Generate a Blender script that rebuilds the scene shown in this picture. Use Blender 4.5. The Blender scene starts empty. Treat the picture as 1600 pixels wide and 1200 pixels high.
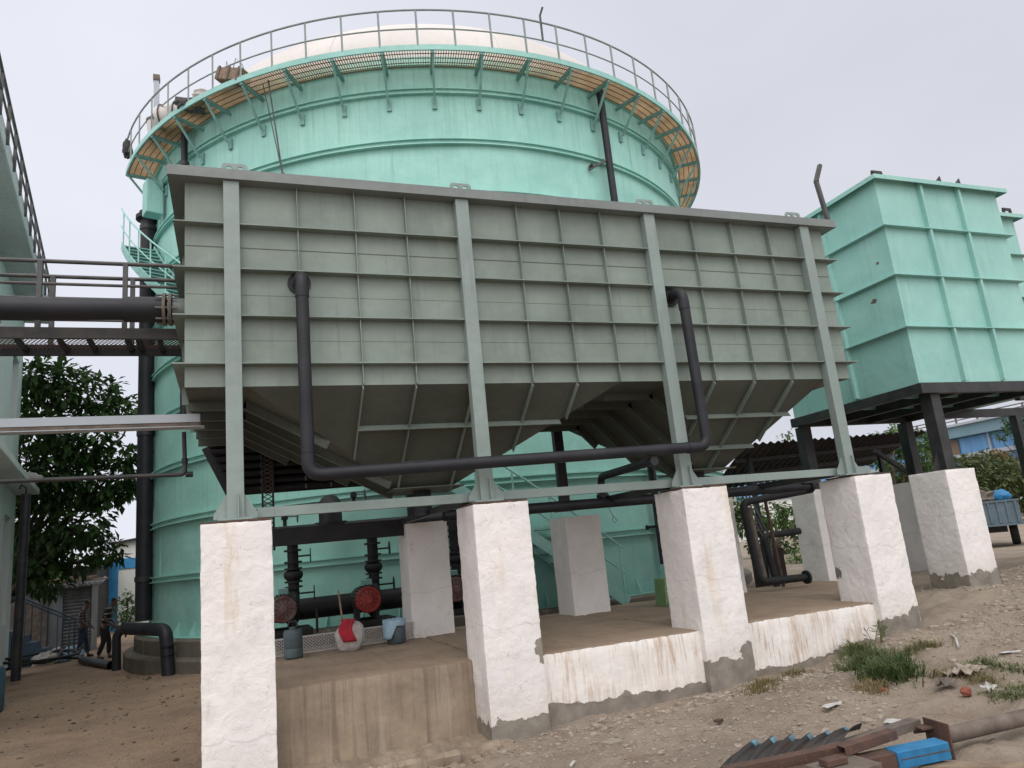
import bpy, bmesh, math, random
import numpy as np
from mathutils import Vector, Matrix, noise
random.seed(7)
rnd = random.uniform
scene = bpy.context.scene
col = scene.collection
PI = math.pi

# ------------------------------------------------------------------ camera
F = 1150.0
vz = np.array([-508., 5120., -F]); vx = np.array([3027., 43., -F])
Zc = vz/np.linalg.norm(vz); Xc = vx-vx.dot(Zc)*Zc; Xc /= np.linalg.norm(Xc); Yc = np.cross(Zc, Xc)
Rm = np.array([Xc, Yc, Zc]); CAMZ = 1.6
def at(px, py, Y):
    d = Rm@np.array([px-800., 600.-py, -F]); k = Y/d[1]
    return Vector((d[0]*k, Y, CAMZ+d[2]*k))
cam_data = bpy.data.cameras.new('camera'); cam = bpy.data.objects.new('camera', cam_data); col.objects.link(cam)
M4 = Matrix.Identity(4)
for i in range(3):
    for j in range(3): M4[i][j] = Rm[i][j]
M4[2][3] = CAMZ
cam.matrix_world = M4
cam_data.sensor_width = 36; cam_data.lens = 36*F/1600; cam_data.clip_end = 3000; cam_data.clip_start = .05
scene.camera = cam

# ------------------------------------------------------------------ materials
def S(r, g, b):
    f = lambda c: (c/255/12.92) if c/255 <= .04045 else ((c/255+.055)/1.055)**2.4
    return (f(r), f(g), f(b), 1)
def L(r, g, b): return (r, g, b, 1)
class NT:
    def __init__(s, name):
        s.m = bpy.data.materials.new(name); s.m.use_nodes = True; s.t = s.m.node_tree; s.n = s.t.nodes
        s.b = s.n['Principled BSDF']; s.geo = s.n.new('ShaderNodeNewGeometry'); s.pos = s.geo.outputs['Position']
    def link(s, a, b): s.t.links.new(a, b)
    def noise(s, scale, detail=5, rough=.55, vec=None, stretch=None, dist=0):
        v = vec or s.pos
        if stretch:
            mp = s.n.new('ShaderNodeMapping'); mp.inputs['Scale'].default_value = stretch; s.link(v, mp.inputs['Vector']); v = mp.outputs[0]
        nd = s.n.new('ShaderNodeTexNoise'); nd.inputs['Scale'].default_value = scale; nd.inputs['Detail'].default_value = detail
        nd.inputs['Roughness'].default_value = rough; nd.inputs['Distortion'].default_value = dist
        s.link(v, nd.inputs['Vector']); return nd.outputs['Fac']
    def ramp(s, fac, lo, hi, a=0., b=1.):
        r = s.n.new('ShaderNodeMapRange'); r.inputs['From Min'].default_value = lo; r.inputs['From Max'].default_value = hi
        r.inputs['To Min'].default_value = a; r.inputs['To Max'].default_value = b; s.link(fac, r.inputs['Value']); return r.outputs[0]
    def mix(s, fac, a, b, mode='MIX'):
        x = s.n.new('ShaderNodeMix'); x.data_type = 'RGBA'; x.blend_type = mode
        for sock, v in ((x.inputs[0], fac), (x.inputs[6], a), (x.inputs[7], b)):
            if hasattr(v, 'is_output'): s.link(v, sock)
            else: sock.default_value = v
        return x.outputs[2]
    def math(s, op, a, b=0.):
        x = s.n.new('ShaderNodeMath'); x.operation = op
        for sock, v in ((x.inputs[0], a), (x.inputs[1], b)):
            if hasattr(v, 'is_output'): s.link(v, sock)
            else: sock.default_value = v
        return x.outputs[0]
    def xyz(s, vec=None):
        x = s.n.new('ShaderNodeSeparateXYZ'); s.link(vec or s.pos, x.inputs[0]); return x.outputs
    def bump(s, h, strength, dist=.01):
        b = s.n.new('ShaderNodeBump'); b.inputs['Strength'].default_value = strength; b.inputs['Distance'].default_value = dist
        s.link(h, b.inputs['Height'])
        if s.b.inputs['Normal'].is_linked:
            s.link(s.b.inputs['Normal'].links[0].from_socket, b.inputs['Normal'])
        s.link(b.outputs[0], s.b.inputs['Normal'])
    def out(s, colr, rough=.6, metal=0., spec=.4):
        if hasattr(colr, 'is_output'): s.link(colr, s.b.inputs['Base Color'])
        else: s.b.inputs['Base Color'].default_value = colr
        if hasattr(rough, 'is_output'): s.link(rough, s.b.inputs['Roughness'])
        else: s.b.inputs['Roughness'].default_value = rough
        s.b.inputs['Metallic'].default_value = metal; s.b.inputs['Specular IOR Level'].default_value = spec
        return s.m
def mat(name, c1, c2=None, scale=4., rough=.6, bump=.15, bscale=60., bdist=.004, streak=None, sstr=.5, spot=None, spotamt=.62, metal=0., spec=.4, sscale=3.):
    n = NT(name); c2 = c2 or tuple(x*.75 for x in c1[:3])+(1,)
    c = n.mix(n.ramp(n.noise(scale), .35, .68), c1, c2)
    if streak:
        f = n.ramp(n.noise(sscale, 4, .6, stretch=(3, 3, .18)), .56, .75, 0, sstr); c = n.mix(f, c, streak)
    if spot:
        f = n.ramp(n.noise(scale*4, 6, .7), spotamt, spotamt+.04); c = n.mix(f, c, spot)
    if bump: n.bump(n.noise(bscale, 4), bump, bdist)
    return n.out(c, rough, metal, spec)

TEAL = (.325, .605, .535, 1)
def teal_mat(name, base, k=1., seams=None, shade_and_streaks=False):
    n = NT(name)
    b = tuple(x*k for x in base[:3])+(1,)
    d = (b[0]*.78, b[1]*.84, b[2]*.86, 1); l = (b[0]*1.15, b[1]*1.06, b[2]*1.08, 1)
    c = n.mix(n.ramp(n.noise(.7, 4), .35, .7), b, d)
    c = n.mix(n.ramp(n.noise(3.2, 5, .6, stretch=(1, 1, .35)), .5, .75, 0, .6), c, l)
    c = n.mix(n.ramp(n.noise(4, 5, .6, stretch=(3, 3, .12)), .56, .72, 0, .38), c, (b[0]*.6, b[1]*.62, b[2]*.6, 1))
    c = n.mix(n.ramp(n.noise(2.2, 6, .7, stretch=(5, 5, .22)), .645, .76, 0, .5), c, (.30, .25, .15, 1))
    c = n.mix(n.ramp(n.noise(9, 7, .75), .72, .76, 0, .5), c, (.12, .16, .13, 1))
    if shade_and_streaks:
        x = n.xyz(); f = n.math('MULTIPLY', n.ramp(n.math('ADD', x[2], n.math('MULTIPLY', n.noise(1.5, 5), 1.2)), 4.4, 1.0, 0, .75), n.ramp(x[0], -1.2, 1.6))  # hopper tank's shade painted into the lower shell colour
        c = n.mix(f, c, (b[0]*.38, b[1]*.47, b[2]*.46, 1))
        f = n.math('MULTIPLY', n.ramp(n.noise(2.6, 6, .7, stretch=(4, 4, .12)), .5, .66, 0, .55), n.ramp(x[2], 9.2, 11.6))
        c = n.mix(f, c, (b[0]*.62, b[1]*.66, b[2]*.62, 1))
    n.bump(n.noise(1.3, 3), .5, .08)
    n.bump(n.noise(5, 4), .22, .02)
    n.bump(n.noise(70, 3), .12, .003)
    return n.out(c, n.ramp(n.noise(2.5), .3, .7, .38, .6), 0, .35)
m_teal = teal_mat('teal_paint', TEAL, shade_and_streaks=True)
m_teal2 = teal_mat('teal_paint_light', (.305, .555, .505, 1))
m_tealsteel = mat('teal_steel', (.20, .39, .36, 1), (.15, .29, .265, 1), 5, .5, .1, spot=(.13, .07, .04, 1), spotamt=.68)
def grey_mat(name, b, k=.72):
    n = NT(name); b = b+(1,)
    c = n.mix(n.ramp(n.noise(1.3, 5), .35, .7), b, tuple(x*k for x in b[:3])+(1,))
    c = n.mix(n.ramp(n.noise(5, 5, .65, stretch=(1, 1, .3)), .55, .75, 0, .4), c, tuple(x*1.2 for x in b[:3])+(1,))
    c = n.mix(n.ramp(n.noise(7, 5, .6, stretch=(3, 3, .12)), .58, .72, 0, .4), c, tuple(x*.55 for x in b[:3])+(1,))
    c = n.mix(n.ramp(n.noise(28, 4, .7), .71, .74, 0, .7), c, (.09, .07, .05, 1))
    n.bump(n.noise(1.7, 3), .6, .06)
    n.bump(n.noise(90, 3), .15, .002)
    return n.out(c, n.ramp(n.noise(4), .3, .7, .42, .62), 0, .35)
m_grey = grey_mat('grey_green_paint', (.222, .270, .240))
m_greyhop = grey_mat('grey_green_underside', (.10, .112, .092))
m_greycol = grey_mat('grey_column_paint', (.245, .30, .285), .85)
m_greyrim = grey_mat('grey_rim_paint', (.19, .212, .207), .85)
m_blackpipe = mat('black_plastic_pipe', (.012, .0135, .018, 1), (.024, .024, .030, 1), 3, .5, .08, spec=.3)
m_black = mat('black_steel', (.018, .019, .022, 1), (.04, .038, .038, 1), 4, .5, .15, spot=(.09, .05, .03, 1), spotamt=.7)
m_blackd = mat('black_iron', (.008, .009, .011, 1), (.018, .018, .02, 1), 4, .6, .15)
m_rust = mat('rusty_steel', (.11, .06, .045, 1), (.055, .035, .03, 1), 9, .8, .35, spot=(.2, .1, .05, 1), spotamt=.6)
m_rustl = mat('weathered_plate', (.16, .13, .11, 1), (.09, .07, .06, 1), 8, .8, .3)
m_grate = mat('tan_grating', (.66, .46, .28, 1), (.45, .29, .17, 1), 2.5, .8, .1)
m_gratebar = mat('grating_cross_bar', (.11, .10, .09, 1), (.16, .11, .07, 1), 2.5, .8, .1)
m_dome = mat('cream_membrane', (.60, .565, .54, 1), (.50, .47, .445, 1), .5, .6, .1, 5, .02, streak=(.45, .38, .33, 1), sstr=.35)
m_railgrey = mat('dark_grey_rail', (.05, .05, .055, 1), (.09, .085, .08, 1), 5, .5, .1)
m_galrail = mat('grey_teal_rail', (.22, .25, .25, 1), (.26, .32, .31, 1), 5, .5, .1)
m_mint = mat('mint_wall', (.84, .86, .85, 1), (.76, .79, .77, 1), .6, .85, .2, 20, .01, streak=(.25, .3, .27, 1), sstr=.3)
m_conc_dark = mat('dark_concrete', (.20, .215, .23, 1), (.14, .15, .16, 1), .7, .9, .4, 12, .02, streak=(.1, .1, .1, 1), sstr=.4)
m_slabgrey = mat('grey_slab_concrete', (.62, .64, .66, 1), (.48, .50, .52, 1), .7, .9, .4, 12, .02, streak=(.15, .15, .15, 1), sstr=.4)
m_white = mat('white_wall', (.72, .72, .70, 1), (.62, .62, .60, 1), .8, .85, .15, streak=(.4, .38, .35, 1), sstr=.4)
m_blue = mat('blue_paint', (.045, .25, .52, 1), (.04, .2, .42, 1), 3, .6, .1)
m_bluejunk = mat('chipped_blue_paint', (.02, .18, .37, 1), (.02, .13, .28, 1), 14, .5, .2, spot=(.12, .2, .25, 1), spotamt=.66)
m_red = mat('red_paint', (.42, .035, .03, 1), (.25, .03, .025, 1), 6, .5, .1)
m_wood = mat('old_wood', (.26, .19, .13, 1), (.15, .11, .08, 1), 12, .85, .3, streak=(.1, .08, .06, 1))
m_galv = mat('galvanised_sheet', (.16, .16, .17, 1), (.10, .095, .095, 1), 2, .6, .1, streak=(.12, .07, .05, 1), sstr=.5)
m_roofd = mat('dark_roof_sheet', (.045, .038, .034, 1), (.025, .02, .02, 1), 2.5, .8, .15, 20)
m_sheet = mat('dark_corrugated_sheet', (.016, .017, .019, 1), (.035, .025, .02, 1), 10, .45, .15)
m_sheetblue = mat('faded_blue_sheet', (.12, .27, .36, 1), (.06, .1, .13, 1), 14, .5, .15)
m_greenplastic = mat('green_plastic', (.17, .29, .13, 1), (.13, .23, .10, 1), 6, .45, .05)
m_pail = mat('grey_green_plastic', (.07, .10, .11, 1), (.05, .07, .08, 1), 6, .45, .05)
m_sack = mat('white_sack', (.5, .47, .45, 1), (.35, .32, .30, 1), 20, .9, .3)
m_redcloth = mat('red_cloth', (.40, .02, .035, 1), (.28, .015, .03, 1), 12, .9, .3)
m_bluecloth = mat('pale_blue_cloth', (.35, .50, .60, 1), (.25, .38, .48, 1), 20, .9, .3)
m_jali = mat('pale_perforated_panel', (.5, .47, .46, 1), (.4, .38, .37, 1), 20, .8, .1)
m_paper = mat('pale_litter', (.50, .49, .48, 1), (.36, .35, .33, 1), 10, .8, .1)
m_skin = mat('brown_skin', (.12, .06, .04, 1), (.10, .05, .035, 1), 10, .6, .05)
m_hair = mat('black_hair', (.008, .007, .007, 1), None, 10, .7, .1)
m_jeans = mat('dark_denim', (.035, .05, .085, 1), (.02, .03, .05, 1), 12, .9, .2)
m_trou = mat('black_trousers', (.012, .012, .015, 1), None, 12, .9, .2)
m_shoe = mat('dark_shoes', (.02, .017, .015, 1), None, 12, .7, .1)
m_tyre = mat('tyre_rubber', (.02, .02, .02, 1), None, 8, .9, .3, 25)
m_trailer = mat('slate_grey_paint', (.14, .19, .23, 1), (.10, .14, .17, 1), 3, .6, .1, streak=(.1, .07, .05, 1))
m_fly = mat('sky_blue_cladding', (.16, .36, .62, 1), (.13, .30, .54, 1), .3, .6, 0, streak=(.3, .35, .38, 1), sstr=.4)
m_flyc = mat('pale_bridge_concrete', (.42, .46, .50, 1), (.33, .37, .42, 1), .3, .8, 0)
m_flyg = mat('grey_blue_girder', (.19, .30, .36, 1), (.15, .25, .3, 1), .3, .8, 0)
m_bark = mat('bark', (.09, .07, .055, 1), (.05, .04, .03, 1), 8, .9, .4, 25, .02)
def leaf_mat(name, a, b, trans=.25, spec=.3):
    n = NT(name)
    oi = n.noise(2.2, 3); c = n.mix(n.ramp(oi, .38, .64), a, b)
    m = n.out(c, .55, 0, spec)
    tr = n.n.new('ShaderNodeBsdfTranslucent'); n.link(c, tr.inputs['Color'])
    mx = n.n.new('ShaderNodeMixShader'); mx.inputs[0].default_value = trans
    o = n.n['Material Output']; n.link(n.b.outputs[0], mx.inputs[1]); n.link(tr.outputs[0], mx.inputs[2]); n.link(mx.outputs[0], o.inputs['Surface'])
    return m
m_leafdark = leaf_mat('dark_broad_leaf', (.026, .06, .018, 1), (.06, .12, .03, 1))
m_leafmid = leaf_mat('mid_leaf', (.05, .10, .03, 1), (.10, .17, .05, 1))
m_leafolive = leaf_mat('olive_leaf', (.06, .09, .035, 1), (.13, .15, .06, 1))
m_leaforange = leaf_mat('bronze_leaf', (.22, .13, .06, 1), (.12, .12, .05, 1))
m_leafbush = leaf_mat('bush_leaf', (.06, .13, .03, 1), (.14, .22, .07, 1))
m_grass = leaf_mat('grass_blade', (.05, .085, .025, 1), (.14, .16, .065, 1), .25)
m_dry = leaf_mat('dry_grass_blade', (.24, .19, .09, 1), (.14, .14, .06, 1), .3)

def pier_mat(name, zb, tilt=0., chips=(), drips=.5, side=False, grey=0.):
    n = NT(name); x = n.xyz()
    k = 1-grey
    c = n.mix(n.ramp(n.noise(2.2, 5), .35, .7), (.80*k, .765*k, .75*k, 1), (.70*k, .67*k, .66*k, 1))
    c = n.mix(n.ramp(n.noise(30, 5, .7), .55, .8, 0, .35), c, (.56, .53, .51, 1))
    c = n.mix(n.ramp(n.noise(5, 4, .65, stretch=(1, 1, .14)), .56, .72, 0, drips), c, (.62, .50, .36, 1))
    c = n.mix(n.ramp(n.noise(7, 4, .65, stretch=(1, 1, .2)), .62, .75, 0, drips*.7), c, (.42, .38, .35, 1))
    c = n.mix(n.ramp(n.noise(38, 3, .7, vec=None), .735, .75, 0, .75), c, (.25, .2, .17, 1))
    # smudge lines of the casting joint
    f = n.math('ABSOLUTE', n.math('SUBTRACT', n.math('ADD', x[2], n.math('MULTIPLY', n.noise(3.5, 4), .25)), zb+.98))
    c = n.mix(n.ramp(f, .0, .012, .35, 0), c, (.38, .35, .35, 1))
    c = n.mix(n.ramp(n.math('ADD', n.math('SUBTRACT', x[2], zb), n.math('MULTIPLY', n.noise(8, 6, .7), .5)), .62, .2, 0, .35), c, (.46, .39, .32, 1))
    c = n.mix(n.ramp(n.noise(3.2, 7, .75), .56, .72, 0, .4), c, (.52, .49, .47, 1))
    vo = n.n.new('ShaderNodeTexVoronoi'); vo.feature = 'DISTANCE_TO_EDGE'; vo.inputs['Scale'].default_value = 2.1; dv = n.n.new('ShaderNodeVectorMath'); dv.operation = 'ADD'; nn_ = n.n.new('ShaderNodeTexNoise'); nn_.inputs['Scale'].default_value = 3; nn_.inputs['Detail'].default_value = 6; n.link(n.pos, nn_.inputs['Vector']); n.link(n.pos, dv.inputs[0]); n.link(nn_.outputs['Color'], dv.inputs[1]); n.link(dv.outputs[0], vo.inputs['Vector'])
    ck = n.math('MULTIPLY', n.ramp(vo.outputs['Distance'], 0, .006, .7, 0), n.ramp(n.noise(1.9, 2), .5, .56))
    c = n.mix(ck, c, (.3, .27, .25, 1))
    conc = n.mix(n.ramp(n.noise(6, 6), .35, .7), (.26, .235, .20, 1), (.17, .15, .13, 1))
    h = n.math('SUBTRACT', x[2], zb)
    if tilt: h = n.math('SUBTRACT', h, n.math('MULTIPLY', x[0], tilt))
    h = n.math('ADD', h, n.math('MULTIPLY', n.math('SUBTRACT', n.noise(7, 7, .62), .5), .34))
    f = n.ramp(h, -.004, .004, 1, 0)
    for (cx_, cy_, cz_, r_) in chips:
        v = n.n.new('ShaderNodeVectorMath'); v.operation = 'SUBTRACT'; n.link(n.pos, v.inputs[0]); v.inputs[1].default_value = (cx_, cy_, cz_)
        v2 = n.n.new('ShaderNodeVectorMath'); v2.operation = 'LENGTH'; n.link(v.outputs[0], v2.inputs[0])
        d = n.math('ADD', v2.outputs['Value'], n.math('MULTIPLY', n.math('SUBTRACT', n.noise(16, 5), .5), .16))
        f = n.math('MAXIMUM', f, n.ramp(d, r_-.004, r_+.004, 1, 0))
    f2 = n.ramp(n.noise(11, 7, .7), .725, .73, 0, 1)
    f = n.math('MAXIMUM', f, f2)
    c = n.mix(f, c, conc)
    n.bump(n.math('SUBTRACT', 1., f), .6, .008)
    n.bump(n.noise(11, 6, .65, dist=.6), .55, .02)
    n.bump(n.noise(85, 4), .35, .004)
    return n.out(c, .75, 0, .25)
def conc_mat(name, a, b, streaks=.6, wet=None):
    n = NT(name); x = n.xyz()
    c = n.mix(n.ramp(n.noise(1.8, 7, .62), .3, .7), a, b)
    c = n.mix(n.ramp(n.noise(14, 6, .7), .5, .8, 0, .5), c, tuple(v*.6 for v in a[:3])+(1,))
    c = n.mix(n.ramp(n.noise(4.5, 7, .75, stretch=(3.0, .3, .09)), .50, .64, 0, streaks), c, (.13, .10, .075, 1))
    c = n.mix(n.ramp(n.noise(3.3, 6, .7, stretch=(2.2, .3, .1)), .56, .66, 0, streaks), c, (.36, .31, .25, 1))
    c = n.mix(n.ramp(n.noise(2.6, 5, .7), .6, .72, 0, .45), c, (.32, .27, .18, 1))
    n.bump(n.noise(5, 6), .5, .03); n.bump(n.noise(60, 5), .4, .006)
    return n.out(c, .88, 0, .2)
m_conc = conc_mat('bare_concrete', (.36, .285, .215, 1), (.19, .15, .115, 1))
m_slabtop = conc_mat('dusty_platform_top', (.33, .25, .185, 1), (.24, .175, .13, 1), .25)
m_plinth = conc_mat('stained_plinth', (.16, .14, .115, 1), (.10, .09, .075, 1), .5)
def wall_peel(name, topz, botz, tilt):
    n = NT(name); x = n.xyz()
    c = n.mix(n.ramp(n.noise(2.5, 5), .35, .7), (.80, .765, .74, 1), (.68, .64, .61, 1))
    c = n.mix(n.math('MULTIPLY', n.ramp(n.noise(5.5, 7, .75, stretch=(2.4, .2, .22)), .47, .66, 0, 1), n.ramp(n.noise(1.1, 3, .5), .42, .6)), c, (.44, .30, .20, 1))
    c = n.mix(n.math('MULTIPLY', n.ramp(n.noise(9, 6, .7, stretch=(3.2, .2, .25)), .54, .66, 0, .8), n.ramp(n.noise(1.6, 3, .5), .45, .6)), c, (.36, .27, .21, 1))
    c = n.mix(n.ramp(n.noise(30, 5, .7), .6, .8, 0, .3), c, (.5, .47, .44, 1))
    conc = n.mix(n.ramp(n.noise(6, 6), .35, .7), (.25, .22, .19, 1), (.16, .14, .12, 1))
    h = n.math('SUBTRACT', x[2], n.math('MULTIPLY', x[0], tilt))
    h = n.math('ADD', h, n.math('MULTIPLY', n.math('SUBTRACT', n.noise(4.5, 8, .6), .5), .26))
    f = n.ramp(h, botz-.004, botz+.004, 1, 0)
    h2 = n.math('ADD', x[2], n.math('MULTIPLY', n.math('SUBTRACT', n.noise(9, 6, .6), .5), .07))
    f = n.math('MAXIMUM', f, n.ramp(h2, topz-.003, topz+.003, 0, 1))
    c = n.mix(f, c, conc)
    n.bump(n.math('SUBTRACT', 1., f), .6, .008)
    n.bump(n.noise(9, 6, .6), .5, .02); n.bump(n.noise(80, 4), .3, .004)
    return n.out(c, .8, 0, .25)
def soil_mat():
    n = NT('dirt_ground'); x = n.xyz()
    a = n.mix(n.ramp(n.noise(.9, 7, .6), .35, .68), (.345, .285, .225, 1), (.225, .178, .14, 1))
    b = n.mix(n.ramp(n.noise(.8, 7, .6), .35, .68), (.31, .215, .145, 1), (.20, .14, .10, 1))
    c = n.mix(n.ramp(x[0], -.6, 1.2, 0, 1), b, a)
    c = n.mix(n.ramp(n.noise(6, 8, .7), .52, .72, 0, .6), c, (.17, .135, .105, 1))
    c = n.mix(n.ramp(n.noise(24, 6, .75), .55, .75, 0, .6), c, (.42, .36, .29, 1))
    c = n.mix(n.ramp(n.noise(2.2, 6, .7, dist=.5), .55, .7, 0, .45), c, (.20, .115, .08, 1))
    c = n.mix(n.ramp(n.noise(13, 8, .8), .56, .64, 0, .55), c, (.115, .09, .07, 1))
    v = n.n.new('ShaderNodeTexVoronoi'); v.inputs['Scale'].default_value = 38; n.link(n.pos, v.inputs['Vector'])
    c = n.mix(n.ramp(v.outputs['Distance'], .0, .5, .3, 0), c, (.44, .4, .36, 1))
    c = n.mix(n.ramp(n.noise(60, 3, .7), .62, .7, 0, .5), c, (.09, .07, .055, 1))
    n.bump(n.noise(6, 8, .7), .8, .05); n.bump(n.noise(45, 6, .7), .9, .018)
    n.bump(v.outputs['Distance'], .35, .01)
    return n.out(c, .95, 0, .15)
m_soil = soil_mat()
m_stone = mat('rubble_stone', (.34, .29, .24, 1), (.19, .155, .125, 1), 9, .9, .3)
m_brick = mat('broken_red_brick', (.25, .08, .05, 1), (.18, .06, .04, 1), 9, .9, .3)

# ------------------------------------------------------------------ mesh helper
class MB:
    def __init__(s): s.v = []; s.f = []; s.mi = []; s.smooth = []
    def add(s, vs, fs, mi=0, smooth=False):
        o = len(s.v); s.v += [tuple(p) for p in vs]
        for f in fs: s.f.append(tuple(i+o for i in f)); s.mi.append(mi); s.smooth.append(smooth)
        return s
    def box(s, a, b, M=None, mi=0):
        x0, y0, z0 = a; x1, y1, z1 = b
        vs = [Vector(p) for p in ((x0, y0, z0), (x1, y0, z0), (x1, y1, z0), (x0, y1, z0), (x0, y0, z1), (x1, y0, z1), (x1, y1, z1), (x0, y1, z1))]
        if M: vs = [M@p for p in vs]
        return s.add(vs, [(0, 3, 2, 1), (4, 5, 6, 7), (0, 1, 5, 4), (1, 2, 6, 5), (2, 3, 7, 6), (3, 0, 4, 7)], mi)
    def bar(s, p, q, w, h, up=(0, 0, 1), mi=0):
        p, q = Vector(p), Vector(q); d = (q-p); l = d.length; d.normalize(); u = Vector(up)
        sd = d.cross(u)
        if sd.length < 1e-4: sd = d.cross(Vector((1, 0, 0)))
        sd.normalize(); u = sd.cross(d)
        vs = [p+sd*a*w/2+u*b*h/2 for a, b in ((-1, -1), (1, -1), (1, 1), (-1, 1))]+[q+sd*a*w/2+u*b*h/2 for a, b in ((-1, -1), (1, -1), (1, 1), (-1, 1))]
        return s.add(vs, [(0, 1, 2, 3), (7, 6, 5, 4), (0, 4, 5, 1), (1, 5, 6, 2), (2, 6, 7, 3), (3, 7, 4, 0)], mi)
    def tube(s, path, r, n=10, caps=True, closed=False, mi=0):
        P = [Vector(p) for p in path]; m = len(P); rs = r if hasattr(r, '__len__') else [r]*m
        T = []
        for i in range(m):
            if closed: t = P[(i+1) % m]-P[i-1]
            else: t = P[min(i+1, m-1)]-P[max(i-1, 0)]
            T.append(t.normalized())
        u = T[0].cross(Vector((0, 0, 1)))
        if u.length < 1e-3: u = T[0].cross(Vector((1, 0, 0)))
        u.normalize(); vs = []
        for i in range(m):
            u = u-T[i]*u.dot(T[i]); u.normalize(); w = T[i].cross(u)
            for k in range(n):
                a = 2*PI*k/n; vs.append(P[i]+(u*math.cos(a)+w*math.sin(a))*rs[i])
        fs = []
        for i in range(m if closed else m-1):
            j = (i+1) % m
            for k in range(n): fs.append((i*n+k, i*n+(k+1) % n, j*n+(k+1) % n, j*n+k))
        s.add(vs, fs, mi, True)
        if caps and not closed:
            o = len(s.v)-len(vs)
            s.f.append(tuple(o+k for k in range(n-1, -1, -1))); s.mi.append(mi); s.smooth.append(False)
            s.f.append(tuple(o+(m-1)*n+k for k in range(n))); s.mi.append(mi); s.smooth.append(False)
        return s
    def cyl(s, p, q, r, n=20, mi=0): return s.tube([p, q], r, n, mi=mi)
    def lathe(s, prof, c=(0, 0, 0), n=32, axis=None, mi=0, smooth=True):
        M = Matrix.Translation(c)
        if axis is not None: M = M@Vector((0, 0, 1)).rotation_difference(Vector(axis)).to_matrix().to_4x4()
        vs = []; fs = []
        for r, z in prof:
            for k in range(n): a = 2*PI*k/n; vs.append(M@Vector((r*math.cos(a), r*math.sin(a), z)))
        for i in range(len(prof)-1):
            for k in range(n): fs.append((i*n+k, i*n+(k+1) % n, (i+1)*n+(k+1) % n, (i+1)*n+k))
        return s.add(vs, fs, mi, smooth)
    def poly(s, pts, mi=0): return s.add(pts, [tuple(range(len(pts)))], mi)
    def prism(s, pts, off, mi=0):
        n = len(pts); off = Vector(off); P = [Vector(p) for p in pts]; Q = [p+off for p in P]
        return s.add(P+Q, [tuple(range(n-1, -1, -1)), tuple(range(n, 2*n))]+[(i, (i+1) % n, n+(i+1) % n, n+i) for i in range(n)], mi)
    def build(s, name, m, parent=None, bevel=0, label=None, kind=None, cat=None, group=None, thick=0):
        me = bpy.data.meshes.new(name)
        v = s.v
        o = bpy.data.objects.new(name, me); col.objects.link(o)
        if parent is not None:
            o.parent = parent; L_ = parent.location
            pw = parent['_w'] if '_w' in parent else (0, 0, 0)
            v = [(p[0]-pw[0], p[1]-pw[1], p[2]-pw[2]) for p in v]; o['_w'] = pw
        me.from_pydata(v, [], s.f)
        ms = m if isinstance(m, (list, tuple)) else [m]
        for q in ms: me.materials.append(q)
        me.polygons.foreach_set('material_index', s.mi); me.polygons.foreach_set('use_smooth', s.smooth); me.update()
        if any(s.smooth): me.set_sharp_from_angle(angle=math.radians(32))
        if bevel:
            b = o.modifiers.new('bevel', 'BEVEL'); b.width = bevel; b.segments = 2; b.limit_method = 'ANGLE'
        if thick:
            b = o.modifiers.new('solid', 'SOLIDIFY'); b.thickness = thick
        tag(o, label, cat, group, kind)
        return o
def tag(o, label=None, cat=None, group=None, kind=None):
    if label: o['label'] = label
    if cat: o['category'] = cat
    if group: o['group'] = group
    if kind: o['kind'] = kind
    return o
def thing(name, label, cat, loc=(0, 0, 0), group=None):
    o = bpy.data.objects.new(name, None); col.objects.link(o); o.location = loc; o['_w'] = tuple(loc); o.empty_display_size = .2
    return tag(o, label, cat, group)
def arc(p, q, r, k=6):
    "rounded polyline corners"
    return p
def rounded(path, r, k=6):
    P = [Vector(p) for p in path]; out = [P[0]]
    for i in range(1, len(P)-1):
        a = (P[i-1]-P[i]); b = (P[i+1]-P[i]); rr = min(r, a.length*.49, b.length*.49); a.normalize(); b.normalize()
        s0 = P[i]+a*rr; s1 = P[i]+b*rr
        for j in range(k+1):
            t = j/k; out.append(s0*(1-t)**2+P[i]*2*t*(1-t)+s1*t*t)
    out.append(P[-1]); return out

# ------------------------------------------------------------------ world
w = bpy.data.worlds.new('World'); scene.world = w; w.use_nodes = True
nt = w.node_tree; bg = nt.nodes['Background']
sky = nt.nodes.new('ShaderNodeTexSky'); sky.sky_type = 'NISHITA'; sky.sun_disc = False
SUN_EL = 52; sun_dir = Vector((-.3, -1.0, 0)).normalized()
sky.sun_elevation = math.radians(SUN_EL); sky.sun_rotation = math.atan2(sun_dir.x, sun_dir.y)
sky.dust_density = 4
tc = nt.nodes.new('ShaderNodeTexCoord')
def wn(t, **k):
    n = nt.nodes.new(t)
    for a, b in k.items(): setattr(n, a, b)
    return n
vm = wn('ShaderNodeVectorMath', operation='DOT_PRODUCT'); nt.links.new(tc.outputs['Generated'], vm.inputs[0])
sd3 = Vector((sun_dir.x*math.cos(math.radians(SUN_EL)), sun_dir.y*math.cos(math.radians(SUN_EL)), math.sin(math.radians(SUN_EL)))); vm.inputs[1].default_value = sd3
mr = wn('ShaderNodeMapRange'); mr.inputs['From Min'].default_value = .05; mr.inputs['From Max'].default_value = 1.; mr.inputs['To Min'].default_value = .0; mr.inputs['To Max'].default_value = 1.
nt.links.new(vm.outputs['Value'], mr.inputs['Value'])
cl = wn('ShaderNodeTexNoise'); cl.inputs['Scale'].default_value = 1.3; cl.inputs['Detail'].default_value = 4
mpn = wn('ShaderNodeMapping'); mpn.inputs['Scale'].default_value = (1, 1, 2.2); nt.links.new(tc.outputs['Generated'], mpn.inputs[0]); nt.links.new(mpn.outputs[0], cl.inputs['Vector'])
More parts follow.
